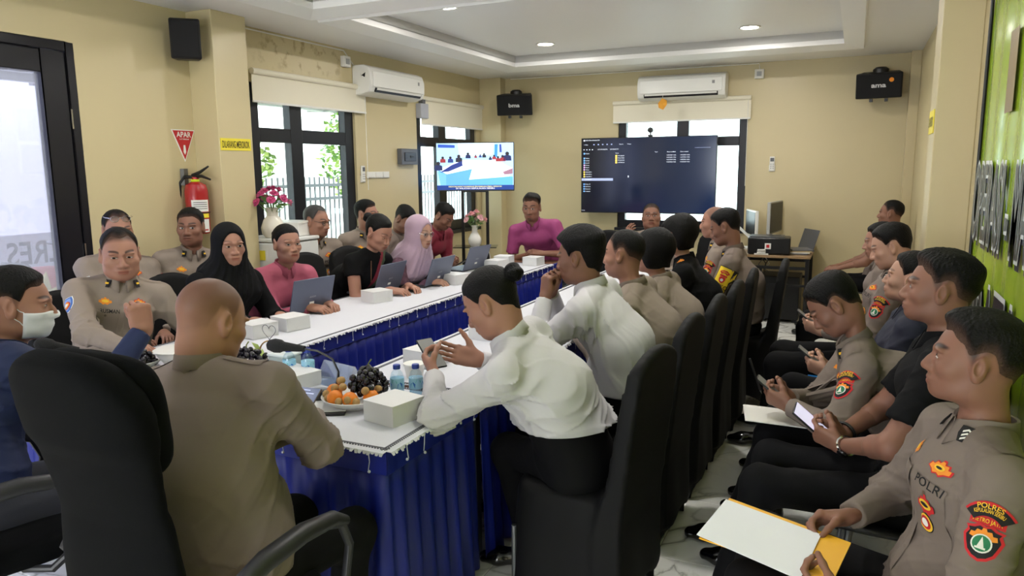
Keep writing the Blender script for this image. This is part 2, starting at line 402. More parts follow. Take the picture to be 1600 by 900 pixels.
cp = thing('carport_roof', 'corrugated pale carport roof outside the left windows', 'roof', (-6.8, 7, 2.55))
b = MB()
for k in range(46):
    y0 = -4+k*.2; b.box2((-1.2, y0, .12), (1.3, y0+.12, .15)); b.box2((-1.2, y0+.1, .1), (1.3, y0+.2, .13))
b.build('roof_sheet', mat('roof sheet', (205, 208, 210), .5), cp)
for k in range(5): MB().box2((-1.2, -4+k*2.2, 0), (1.3, -3.9+k*2.2, .1)).build('rafter', mat('rafter', (150, 150, 148), .6), cp)
for z in (-.9, .9): MB().box2((z-.05, -4, .0), (z+.05, 5, .08)).build('beam', mat('rafter'), cp)
def foliage(name, c, r, n, label, cols, seed, leaf=.1):
    rnd = random.Random(seed); b = MB()
    for i in range(n):
        a, e, rr = rnd.uniform(0, 2*pi), rnd.uniform(-1, 1), rnd.random()**.4
        s_ = math.sqrt(1-e*e); p = Vector((c[0]+r[0]*rr*s_*cos(a), c[1]+r[1]*rr*s_*sin(a), c[2]+r[2]*rr*e))
        d = Vector((rnd.uniform(-1, 1), rnd.uniform(-1, 1), rnd.uniform(-.8, .6))).normalized(); u = d.orthogonal().normalized()*leaf*.28; n_ = d.cross(u).normalized()*leaf*.08
        L = d*leaf*rnd.uniform(.7, 1.3)
        b.mat(rnd.randrange(len(cols))); b.add([p, p+L*.45+u+n_, p+L, p+L*.45-u+n_], [(0, 1, 2), (0, 2, 3)])
    root = thing(name, label, 'plant', (c[0], c[1], -.06))
    for i in range(len(b.v)): v = b.v[i]; b.v[i] = (v[0]-c[0], v[1]-c[1], v[2]+.06)
    o = b.build('leaves', cols, root, smooth=0); o['kind'] = 'stuff'
    MB().tube([(0, 0, 0), (.05, .03, c[2]*.5), (0, 0, c[2]+.1)], [.07, .05, .03], 8).build('trunk', mat('bark', (110, 92, 70), .9), root)
G = [mat('leaf green', (136, 172, 84), .5), mat('leaf light', (184, 206, 116), .5), mat('leaf dark', (104, 142, 76), .5)]
foliage('garden_tree', (-7.6, 7.2, 1.75), (.8, .8, .55), 1500, 'green leafy tree outside the window behind the flower vase', G, 1, .11)
foliage('garden_tree', (-7.6, 10.2, 1.9), (.6, .4, .8), 800, 'slim green tree beyond the railing outside the same window', G, 2, .11)
foliage('palm_shrub', (-5.25, 3.2, .38), (.3, .35, .40), 420, 'yellow-green shrub outside the glass door', [G[1], mat('leaf yellow', (215, 205, 120), .5)], 3, .3)
foliage('garden_tree', (-1.0, 13.5, 1.7), (.7, .5, .6), 700, 'faint green tree outside the window behind the large screen', G, 4, .10)
ob = thing('outdoor_banner', 'white banner outside the glass door, its lettering seen from behind', 'banner', (-7.2, 4.1, .0))
MB().box2((-.01, -1.5, .68), (.01, 1.15, 1.06)).build('sheet', mat('banner cloth', (205, 208, 214), .8), ob)
letters('lettering', 'POLRES KEPULAUAN', mat('faded ink', (70, 72, 84), .8), ob, (.012, -.15, .88), (0, -1, 0), (0, 0, 1), .22, width=2.4, lift=-.001)
for y in (-1.48, 1.13): MB().box2((-.03, y-.02, -.06), (-.01, y+.02, 1.1)).build('post', M_RAIL, ob)
mt = thing('parked_motorcycle', 'dark parked motorcycle with a red tail outside the glass door', 'motorcycle', (-6.6, 4.0, -.06))
for y in (-.6, .6): MB().tube([(0, y+.29*cos(a*pi/8), .29+.29*sin(a*pi/8)) for a in range(16)], .05, 8, closed=True).build('wheel', M_BLACK, mt)
MB().ball((0, .1, .72), (.13, .55, .16), 14, 8).build('bodywork', mat('red paint', (190, 70, 60), .3), mt)
MB().ball((0, -.25, .88), (.12, .38, .07), 14, 8).build('seat', M_BLACK, mt)
MB().tube([(-.3, .5, 1.05), (0, .55, 1.02), (.3, .5, 1.05)], .015, 8).build('handlebar', M_STEEL, mt)
MB().tube([(0, .6, .3), (0, .5, 1.02)], .03, 8).build('fork', M_STEEL, mt); MB().tube([(0, -.6, .3), (0, .0, .45), (0, .45, .6)], .04, 8).build('chassis', M_BLACK, mt)

# ---------------------------------------------------------------- signed-distance modelling (sparse surface nets)
def sdf_mesh(f, lo, hi, h, B=5, slack=.03):
    lo = np.array(lo, float); hi = np.array(hi, float)
    nb = np.ceil((hi-lo)/(h*B)).astype(int)
    g = np.stack(np.meshgrid(*[np.arange(n) for n in nb], indexing='ij'), -1).reshape(-1, 3)
    d = f(lo+(g+.5)*B*h)
    g = g[np.abs(d) < B*h*.9+slack]
    o = np.stack(np.meshgrid(*[np.arange(B+1)]*3, indexing='ij'), -1).reshape(-1, 3)
    P = (g[:, None, :]*B+o[None]).reshape(-1, 3)
    V = f(lo+P*h).reshape(len(g), B+1, B+1, B+1)
    I = V < 0
    cs = [(i, j, k) for i in (0, 1) for j in (0, 1) for k in (0, 1)]
    cnt = sum(I[:, i:B+i, j:B+j, k:B+k].astype(np.int8) for i, j, k in cs)
    act = np.argwhere((cnt > 0) & (cnt < 8))
    if not len(act): return np.zeros((0, 3)), np.zeros((0, 4), int)
    vals = np.stack([V[act[:, 0], act[:, 1]+i, act[:, 2]+j, act[:, 3]+k] for i, j, k in cs], 1)
    ix = {c: n for n, c in enumerate(cs)}
    acc = np.zeros((len(act), 3)); w = np.zeros(len(act))
    for a in range(3):
        for c in cs:
            if c[a]: continue
            c2 = list(c); c2[a] = 1
            va, vb = vals[:, ix[c]], vals[:, ix[tuple(c2)]]
            m = (va < 0) != (vb < 0); t = np.where(m, va/np.where(m, va-vb, 1), 0)
            p = np.tile(np.array(c, float), (len(act), 1)); p[:, a] = t
            acc += p*m[:, None]; w += m
    cell = g[act[:, 0]]*B+act[:, 1:]
    verts = lo+(cell+acc/w[:, None])*h
    N = nb*B+2
    def key(c): return (c[:, 0]*N[1]+c[:, 1])*N[2]+c[:, 2]
    k = key(cell); order = np.argsort(k); ks = k[order]
    ins = vals < 0; faces = []
    for a in range(3):
        c1 = [0, 0, 0]; c1[a] = 1
        m = ins[:, 0] != ins[:, ix[tuple(c1)]]
        cc = cell[m]; s_ = ins[m, 0]
        u, v = (a+1) % 3, (a+2) % 3
        q = []
        ok = np.ones(len(cc), bool)
        for du, dv in ((0, 0), (-1, 0), (-1, -1), (0, -1)):
            c = cc.copy(); c[:, u] += du; c[:, v] += dv
            kk = key(c); pos = np.minimum(np.searchsorted(ks, kk), len(ks)-1)
            ok &= (ks[pos] == kk) & (c >= 0).all(1); q.append(order[pos])
        q = np.stack(q, 1)
        q[~s_] = q[~s_][:, ::-1]
        faces.append(q[ok])
    return verts, np.concatenate(faces)
def smin(a, b, k):
    h = np.maximum(k-np.abs(a-b), 0)/k
    return np.minimum(a, b)-h*h*k*.25
def smax(a, b, k): return -smin(-a, -b, k)
def A3(v): return np.array(v, float)
def nrm(v): v = np.array(v, float); return v/(np.linalg.norm(v)+1e-12)
class Prim:
    """tapered elliptic limb from A to B; half widths a along L and b across"""
    def __init__(s, A, B, L, a0, b0, a1, b1, cut=None, cap=1.):
        s.A = A3(A); s.B = A3(B); ax = s.B-s.A; s.len = np.linalg.norm(ax)
        s.ax = ax/s.len if s.len > 1e-9 else A3((0, 0, 1)); s.len = max(s.len, 1e-6)
        L = A3(L); L = L-s.ax*(L@s.ax)
        if np.linalg.norm(L) < 1e-6: L = A3((s.ax[1], s.ax[2], s.ax[0])); L = L-s.ax*(L@s.ax)
        s.L = nrm(L); s.D = np.cross(s.ax, s.L); s.r = (a0, b0, a1, b1); s.cut = cut; s.cap = cap
        m = max(s.r); s.lo = np.minimum(s.A, s.B)-m; s.hi = np.maximum(s.A, s.B)+m
    def __call__(s, P):
        q = P-s.A; w = q@s.ax; t = np.clip(w/s.len, 0, 1)
        a0, b0, a1, b1 = s.r; a = a0+t*(a1-a0); b = b0+t*(b1-b0)
        e = (w-t*s.len)/s.cap; c = np.minimum(a, b)
        k = np.sqrt((q@s.L/a)**2+(q@s.D/b)**2+(e/c)**2)
        d = (k-1)*c
        if s.cut is not None: d = np.maximum(d, (P-A3(s.cut[0]))@A3(s.cut[1]))
        return d
def cone(A, B, r0, r1, cut=None): return Prim(A, B, (1, .3, .2), r0, r0, r1, r1, cut)
class Ell(Prim):
    def __init__(s, c, r, R=None):
        s.c = A3(c); s.rr = A3(r); s.R = np.eye(3) if R is None else np.array(R)   # columns = axes
        m = max(r); s.lo = s.c-m; s.hi = s.c+m; s.cut = None
    def __call__(s, P):
        q = ((P-s.c)@s.R)/s.rr; k = np.sqrt((q*q).sum(1)); return (k-1)*s.rr.min()
def union(prims, k):
    lo = np.min([p.lo for p in prims], 0); hi = np.max([p.hi for p in prims], 0)
    def f(P):
        d = np.full(len(P), .5)
        full = len(P) < 30000
        for p in prims:
            if full: d = smin(d, p(P), k)
            else:
                m = ((P > p.lo-k-.035) & (P < p.hi+k+.035)).all(1)
                if m.any(): d[m] = smin(d[m], p(P[m]), k)
        return d
    return f, lo, hi
def np_mesh(name, v, f, mats, attr=None):
    me = bpy.data.meshes.new(name); me.vertices.add(len(v)); me.vertices.foreach_set('co', np.asarray(v, np.float32).ravel())
    f = np.asarray(f); n = f.shape[1]
    me.loops.add(len(f)*n); me.loops.foreach_set('vertex_index', f.ravel().astype(np.int32))
    me.polygons.add(len(f)); me.polygons.foreach_set('loop_start', np.arange(0, len(f)*n, n, dtype=np.int32))
    for m in (mats if isinstance(mats, (list, tuple)) else [mats]): me.materials.append(m)
    me.update(calc_edges=True); me.polygons.foreach_set('use_smooth', np.ones(len(f), bool))
    if attr is not None:
        a = me.attributes.new('tint', 'FLOAT_COLOR', 'POINT'); a.data.foreach_set('color', np.asarray(attr, np.float32).ravel())
    me.update(); return me

# ---------------------------------------------------------------- tables with blue skirts and white cloths
M_BLUE = mat('royal blue satin skirt', (10, 28, 128), .5, sheen=.0, var=.08, vscale=5)
M_CLOTH = mat('white embroidered cloth', (204, 205, 212), .8, bump=.12, bscale=220)
M_WOOD = mat('brown wood top', (120, 86, 62), .4, var=.15, vscale=9)
M_CORD = mat('dark cord edging', (92, 92, 100), .8)
M_TASS = mat('pale thread', (190, 192, 200), .8)
def skirt_path(b, pts, z0, z1, amp=.022, step=.012, seed=0):
    """pleated cloth hanging along a polyline"""
    rnd = random.Random(seed); P = []; acc = 0
    for (a, c) in zip(pts, pts[1:]):
        a = Vector(a); c = Vector(c); L = (c-a).length; n = max(2, int(L/step)); d = (c-a)/L; nn = Vector((d.y, -d.x))
        for i in range(n):
            P.append((a+d*(L*i/n), nn, acc+L*i/n, min(1, min(i, n-i)*step/.04)))
        acc += L
    P.append((Vector(pts[-1]), nn, acc, 0))
    rows = 7; vs = []
    ph = [rnd.uniform(-.6, .6) for _ in range(200)]
    for r in range(rows):
        t = r/(rows-1); z = z1+(z0-z1)*t
        for p, nn, s_, w in P:
            k = s_/.088; i = int(k); e = (k-i+.08*ph[i % 200]*t)
            fold = (abs(sin(pi*e))**1.5)*2-1
            o_ = nn*(amp*(.12+.88*t**.6)*w*fold*(1+.5*ph[(i*7) % 200])+.004+.02*t)
            vs.append((p.x+o_.x, p.y+o_.y, z))
    n = len(P); b.add(vs, [(r*n+i, r*n+i+1, (r+1)*n+i+1, (r+1)*n+i) for r in range(rows-1) for i in range(n-1)])
def table(name, label, x0, x1, y0, y1, skirt_pts, top_m, seed):
    t = thing(name, label, 'table', ((x0+x1)/2, (y0+y1)/2, 0)); ox, oy = (x0+x1)/2, (y0+y1)/2
    MB().box2((x0-ox, y0-oy, .715), (x1-ox, y1-oy, .744)).build('tabletop', top_m, t, bev=.004)
    for sx in (x0+.06-ox, x1-.06-ox):
        for sy in (y0+.08-oy, y1-.08-oy): MB().box2((sx-.02, sy-.02, 0), (sx+.02, sy+.02, .716)).build('leg', M_STEEL, t)
    for pts in skirt_pts:
        b = MB(); q = [(px-ox, py-oy) for px, py in pts]
        skirt_path(b, q, .03, .70, seed=seed); o = b.build('skirt', M_BLUE, t, smooth=180)
        md = o.modifiers.new('thick', 'SOLIDIFY'); md.thickness = .003
        b = MB()
        for a, c in zip(q, q[1:]):
            a = Vector(a); c = Vector(c); d = (c-a).normalized(); nn = Vector((d.y, -d.x))
            w = [(a+nn*.004-d*.004), (c+nn*.004+d*.004), (c+nn*.018+d*.016), (a+nn*.018-d*.016)]
            b.prism([(p.x, p.y) for p in w], .665, .742)
        b.build('skirt_band', M_BLUE, t, bev=.006)
    return t
T_L = table('meeting_table', 'long left meeting table with laptops, white cloth and blue skirt', -3.25, -2.58, 2.545, 6.75, [[(-2.58, 2.56), (-2.58, 6.74)], [(-3.25, 6.74), (-3.25, 2.56)]], M_WOOD, 1)
T_R = table('meeting_table', 'long right meeting table in front of the men in white shirts', -1.93, -1.335, 2.545, 6.45, [[(-1.93, 6.45), (-1.93, 2.56)], [(-1.335, 2.56), (-1.335, 6.45)]], M_WOOD, 2)
T_F = table('head_table', 'head table nearest the camera with fruit bowls and blue pleated skirt', -3.25, -1.335, 1.90, 2.515, [[(-3.25, 1.90), (-1.335, 1.90), (-1.335, 2.50)], [(-1.98, 2.47), (-2.53, 2.47)]], M_WOOD, 3)
def cloth(label, x0, x1, y0, y1, fringe, seed, yellow=False):
    """white cloth lying on a table, with scalloped lace rim and hanging threads on the given edges"""
    rnd = random.Random(seed); ox, oy = (x0+x1)/2, (y0+y1)/2
    t = thing('tablecloth', label, 'tablecloth', (ox, oy, .7455))
    a, c = x1-ox, y1-oy
    MB().box2((-a, -c, 0), (a, c, .0022)).build('linen', M_CLOTH, t)
    E = {'x0': ((-a, c), (-a, -c)), 'x1': ((a, -c), (a, c)), 'y0': ((-a, -c), (a, -c)), 'y1': ((a, c), (-a, c))}
    for e, (p, q) in E.items():
        p = Vector(p); q = Vector(q); L = (q-p).length; d = (q-p)/L; nn = Vector((d.y, -d.x))
        b = MB(); i0 = p-nn*.022; j0 = q-nn*.022
        b.prism([tuple(i0), tuple(j0), tuple(j0+nn*.006), tuple(i0+nn*.006)], .0022, .0042)
        i0 = i0+nn*.011; j0 = j0+nn*.011
        n = int(L/.011)
        for k in range(n):
            m = p+d*(L*(k+.5)/n)-nn*.009
            b.box((m.x, m.y, .003), (.006, .006, .0035), Matrix.Rotation(math.atan2(d.y, d.x)+.7, 3, 'Z'))
        b.build('cord_edging', M_CORD, t)
        if e in fringe:
            b = MB(); n = int(L/.016)
            for k in range(n):     # lace scallops drooping over the rim
                m = p+d*(L*(k+.5)/n); w = d*(.0085); z = rnd.uniform(-.012, -.003); o_ = nn*(.018+rnd.uniform(-.004, .006))
                b.add([(*(m-w-nn*.004), .003), (*(m+w-nn*.004), .003), (*(m+w+nn*.019), .0015), (*(m+w*.5+o_+nn*.006), z), (*(m-w*.5+o_+nn*.006), z), (*(m-w+nn*.019), .0015)], [(0, 1, 2, 5), (5, 2, 3, 4)])
            o = b.build('lace_trim', M_CLOTH, t, smooth=0); o.modifiers.new('thick', 'SOLIDIFY').thickness = .002
            n = max(1, int(L/.115))
            for k in range(n):
                m = p+d*(L*(k+.5+rnd.uniform(-.25, .25))/n)+nn*.028; ln = rnd.uniform(.035, .06)
                b = MB(); b.tube([(m.x, m.y, -.002), (m.x+rnd.uniform(-.004, .004), m.y, -.03), (m.x+rnd.uniform(-.006, .006), m.y, -ln)], .0016, 5)
                if k % 3 != 2: b.ball((m.x, m.y, -ln-.005), .0052, 8, 6)
                b.build('tassel', M_TASS, t)
    return t
cloth('white lace-edged tablecloth on the left table under the laptops', -3.26, -2.565, 2.56, 6.44, ('x1',), 1)
cloth('white lace-edged tablecloth on the right table under the arms of the man with the bun', -1.945, -1.32, 2.545, 6.44, ('x1', 'x0'), 2)
cloth('white lace-edged tablecloth on the head table under the fruit bowls', -3.26, -1.32, 1.885, 2.51, ('y0', 'x1'), 3)

# ---------------------------------------------------------------- covered banquet chairs
M_COVER = mat('black stretch chair cover', (9, 9, 11), .7, spec=.25, bump=.08, bscale=300)
def chair_cover():
    pr = [Prim((0, -.02, .455), (0, -.02, .05), (1, 0, 0), .215, .215, .26, .26, cap=.25)]
    body = union([Prim((0, -.01, .44), (0, -.02, .0), (1, 0, 0), .22, .21, .262, .262, cap=.12), Prim((0, -.215, .40), (0, -.295, .90), (1, 0, 0), .225, .045, .205, .032, cap=2.)], .03)
    def f(P):
        x, y, z = P.T
        # squarish seat skirt
        t = np.clip(z/.45, 0, 1); a = .255-.045*t; ay0 = -.255+.03*t; ay1 = .235-.02*t
        e = 4.0; cy = (ay0+ay1)/2; by = (ay1-ay0)/2
        k = (np.abs(x/a)**e+np.abs((y-cy)/by)**e+1e-9)**(1/e)
        d = (k-1)*.22
        d = smax(d, z-.475, .04); d = np.maximum(d, -z)
        # back slab
        s_ = np.clip((z-.40)/.61, 0, 1); yc = -.205-.085*s_
        wx = .215-.03*np.clip((z-.72)/.26, 0, 1)**2
        kb = (np.abs(x/wx)**4+1e-9)**.25
        db = np.maximum((kb-1)*.2, np.abs(y-yc)-(.042-.016*s_)); zt = 1.015-.055*(x/.2)**2
        db = smax(db, z-zt, .035); db = np.maximum(db, .1-z)
        d = smin(d, db, .05)
        # arched hem between the feet
        for (u, h) in ((x, .10), (y-cy, .085)):
            arch = np.sqrt((u/.185)**2+(z/h)**2); d = smax(d, (1-arch)*h, .012)
        r = 9*np.arctan2(y, x)
        return d+.004*np.sin(26*x+7*z)*np.clip((.45-z)/.3, 0, 1)*np.clip(1-np.abs(z-.3)*2, 0, 1)
    v, q = sdf_mesh(f, (-.32, -.36, -.02), (.32, .30, 1.05), .013)
    return np_mesh('cover', v, q, M_COVER)
CH_ME = chair_cover()
_legm = MB().tube([(0, 0, 0), (0, 0, .3)], .011, 8).mesh('leg', M_STEEL)
def covered_chair(x, y, rz, label, group, z=0):
    t = thing('covered_chair', label, 'chair', (x, y, z), rz, group)
    obj('cover', CH_ME, t)
    for sx in (-.2, .2):
        for sy in (-.2, .19): o = obj('leg', _legm, t); o.location = (sx, sy, 0)
    return t
RC = [(-.90, 2.58, 84), (-.90, 3.20, 88), (-.88, 3.74, 90), (-.86, 4.26, 90), (-.84, 4.80, 92), (-.70, 5.38, 92)]
_nm = ['nearest, behind the white shirt man with the hair bun', 'second, behind the white shirt man with hands at his mouth', 'third, behind the officer with cropped hair', 'fourth, behind the officer with bobbed black hair', 'fifth, behind the woman in black', 'sixth, behind the officer with the yellow armband']
for (x, y, r), n_ in zip(RC, _nm): covered_chair(x, y, r, 'black covered chair, '+n_, 'black covered chairs along the right table')
LC = [(-3.62, 2.60, -80, 'of the officer with the blue shield patch'), (-3.62, 3.28, -90, 'of the woman in the black headscarf'), (-3.62, 3.80, -90, 'of the woman in the pink blouse'), (-3.60, 4.50, -95, 'of the woman with the tied-back bun'), (-3.58, 5.02, -97, 'of the woman in the mauve headscarf')]
for x, y, r, n_ in LC: covered_chair(x, y, r, 'black covered chair at the left table '+n_, 'black covered chairs along the left table')

# ---------------------------------------------------------------- office chairs
M_FAB = mat('black office fabric', (6, 7, 9), .9, spec=.12, bump=.15, bscale=400)
def office_chair(x, y, rz, label, group=None, white_panel=False):
    t = thing('office_chair', label, 'chair', (x, y, 0), rz, group)
    def f(P):
        X, Y, Z = P.T
        s_ = (Z-.50)/.78
        w = np.interp(s_, [0, .12, .3, .5, .62, .8, 1.0], [.16, .19, .20, .175, .185, .20, .17])
        yc = np.interp(s_, [0, .2, .45, .7, 1.0], [-.235, -.262, -.262, -.30, -.345])
        th = np.interp(s_, [0, .5, .66, .72, .95, 1], [.03, .03, .035, .055, .052, .03])
        curve = .10*(X/.22)**2*.35
        k = (np.abs(X/w)**5+np.abs((Y-yc-curve)/th)**2.4+1e-9)**(1/3.2)
        d = (k-1)*.035
        return smax(np.maximum(d, .50-Z), Z-1.27+.10*(np.abs(X)/.21)**3, .05)
    v, q = sdf_mesh(f, (-.28, -.46, .45), (.28, -.12, 1.32), .010, slack=.06)
    obj('backrest', np_mesh('backrest', v, q, M_FAB), t)
    def f3(P):
        X, Y, Z = P.T
        k = (np.abs(X/.185)**4+np.abs((Z-1.10)/.15)**4+1e-9)**.25
        return smax((k-1)*.15, np.abs(Y+.255+.10*(Z-1.10)-.6*X*X)-.040, .05)
    v, q = sdf_mesh(f3, (-.22, -.36, .92), (.22, -.14, 1.28), .011)
    obj('headrest', np_mesh('headrest', v, q, M_FAB), t)
    sf, lo, hi = union([Prim((0, -.02, .48), (0, .0, .48), (1, 0, 0), .25, .25, .25, .25)], .02)
    def f2(P):
        X, Y, Z = P.T
        k = (np.abs(X/.25)**4+np.abs((Y-.01)/.25)**4+1e-9)**.25
        return smax((k-1)*.25, np.abs(Z-.47)-.045, .04)
    v, q = sdf_mesh(f2, (-.3, -.3, .4), (.3, .3, .55), .015)
    obj('seat', np_mesh('seat', v, q, M_FAB), t)
    for s in (-1, 1):
        pts = [(s*.27, .16+.10*cos(a), .60+.085*sin(a)) for a in [k*pi/8 for k in range(-4, 5)]]
        ar = MB(); ar.tube([(s*.20, .06, .42), (s*.285, .12, .43), (s*.29, .22, .50), (s*.29, .245, .60), (s*.29, .215, .675), (s*.29, .15, .70)], [.012, .013, .013, .013, .014, .014], 10)
        ar.tube([(s*.29, .235, .675), (s*.29, .18, .705), (s*.29, .06, .72), (s*.29, -.08, .712), (s*.29, -.16, .69), (s*.29, -.19, .672)], [.014, .022, .027, .028, .026, .012], 12)
        ao = ar.build('armrest', mat('grey black armrest', (38, 38, 42), .45), t)
        MB().box((s*.287, -.09, .585), (.012, .035, .22), Matrix.Rotation(.22, 3, 'X')).build('armrest_post', mat('white metal post', (205, 205, 205), .35, metal=.3), ao)
    MB().tube([(0, -.02, .43), (0, -.02, .12)], [.03, .022], 12).build('gas_lift', M_CHROME, t)
    b = MB().tube([(0, -.26, .62), (0, -.3, .45), (0, -.15, .41), (0, 0, .42)], .02, 8); b.build('back_bracket', M_BLACK, t)
    for k in range(5):
        a = 2*pi*k/5+.3; l = MB(); l.tube([(0, -.02, .13), (.16*cos(a), .16*sin(a)-.02, .105), (.29*cos(a), .29*sin(a)-.02, .075)], [.03, .024, .018], 8)
        lo_ = l.build('base_leg', M_CHROME, t)
        MB().tube([(.29*cos(a)-.02*sin(a), .29*sin(a)-.02+.02*cos(a), .03), (.29*cos(a)+.02*sin(a), .29*sin(a)-.02-.02*cos(a), .03)], .03, 12).build('caster', M_BLACK, lo_)
    return t
office_chair(-1.53, 1.33, 0, 'black high-backed office chair of the bald officer in the foreground')
_oc = office_chair(-2.50, 1.32, -20, 'black office chair of the masked man at the left edge')

# far seats
def side_chair(x, y, rz, label, col, group=None):
    m = mat('seat '+str(col), col, .45)
    t = thing('plastic_chair', label, 'chair', (x, y, 0), rz, group)
    b = MB(); n = 8
    prof = [(.22, .44), (.1, .43), (-.12, .425), (-.19, .45), (-.215, .55), (-.24, .7), (-.26, .84)]
    vs = []
    for (yy, zz) in prof:
        for i in range(n+1):
            u = -1+2*i/n; vs.append((u*.215*(1-.08*(zz > .6)), yy+(.03*u*u if zz > .44 else 0), zz+(.012*u*u)-(.04*u**4 if zz > .8 else 0)))
    b.add(vs, [(r*(n+1)+i, r*(n+1)+i+1, (r+1)*(n+1)+i+1, (r+1)*(n+1)+i) for r in range(len(prof)-1) for i in range(n)])
    o = b.build('shell', m, t, smooth=80); o.modifiers.new('thick', 'SOLIDIFY').thickness = .012
    for sx in (-.18, .18):
        for sy in (-.18, .18): MB().tube([(sx*.8, sy*.8, .42), (sx, sy, 0)], .012, 8).build('leg', M_STEEL, t)
    return t
RS = [(0.19, 2.13, 'of the officer holding the envelope'), (0.19, 2.76, 'of the man in the black shirt'), (.19, 3.32, 'of the officer bent over his phone'), (.19, 3.86, 'of the person in navy'), (.03, 4.62, 'of the officer with the red shoulder patch'), (.16, 5.72, 'of the officer by the far column'), (.17, 7.86, 'of the officer in the far corner')]
for i, (x, y, n_) in enumerate(RS): side_chair(x, y, 90, ('blue' if i == 4 else 'black')+' plastic chair along the right wall '+n_, (30, 130, 215) if i == 4 else (22, 22, 24), 'plastic chairs along the right wall')
BL = [(-4.20, 3.08, -80, 'of the officer with glasses on his head'), (-4.20, 3.62, -85, 'below the fire extinguisher'), (-4.2, 4.98, -88, 'of the heavy officer with glasses'), (-4.2, 5.46, -85, 'of the officer beyond the heavy one'), (-4.2, 5.93, -85, 'of the officer with his head bent'), (-4.1, 6.4, -85, 'of the man in the dark red shirt')]
for x, y, r, n_ in BL: side_chair(x, y, r, 'black chair against the left wall '+n_, (22, 22, 24), 'black chairs against the left wall')
covered_chair(-2.27, 7.0, 178, 'black covered chair standing empty beside the man in magenta', 'empty black chairs at the far end')
covered_chair(-1.22, 7.1, 172, 'black covered chair standing empty right of the officer below the screen', 'empty black chairs at the far end')
side_chair(-1.76, 7.10, 178, 'black chair of the officer sitting below the large screen', (22, 22, 24))
side_chair(-2.86, 7.10, 180, 'black chair of the man in the magenta shirt', (22, 22, 24))
side_chair(-.92, 5.98, 92, 'black chair of the bald officer beyond the yellow armband', (22, 22, 24))

# ================================================================ people
SKIN = {k: mat('skin '+k, c, .52, spec=.35, var=.05, vscale=9, attr=True, subs=.12) for k, c in dict(tan=(160, 116, 97), brown=(134, 94, 77), dark=(110, 76, 60), light=(182, 140, 120)).items()}
M_HAIR = mat('black hair', (255, 255, 255), .55, spec=.18, bump=.5, bscale=190, attr=True)
M_HAIRG = mat('greying hair', (52, 49, 48), .5, bump=.35, bscale=140)
M_EYEW = mat('eye white', (196, 184, 176), .25); M_IRIS = mat('dark iris', (26, 15, 10), .15); M_LASH = mat('lash', (20, 14, 12), .6)
M_UNI = mat('taupe uniform cloth', (141, 128, 117), .8, spec=.3, var=.03, vscale=4, bump=.10, bscale=26)
M_UNID = mat('dimmer-lit taupe uniform cloth', (122, 109, 101), .8, spec=.3, var=.03, vscale=4, bump=.10, bscale=26)  # same taupe cloth, with dimmer light put into its colour
M_UNIR = mat('shaded taupe uniform cloth', (118, 106, 97), .8, spec=.3, var=.03, vscale=4, bump=.10, bscale=26)  # same taupe cloth, with the dim right side's shade put into its colour
M_TROU = mat('black trousers cloth', (9, 9, 12), .85, spec=.2, bump=.1, bscale=30)
M_SHOE = mat('polished black leather', (10, 10, 11), .18, coat=.5)
M_THREAD = mat('black thread', (12, 12, 14), .8)
M_WSHIRT = mat('white shirt cotton', (196, 194, 197), .75, bump=.12, bscale=24)
def mirror(v): v = np.array(v); v[:, 0] *= -1; return v

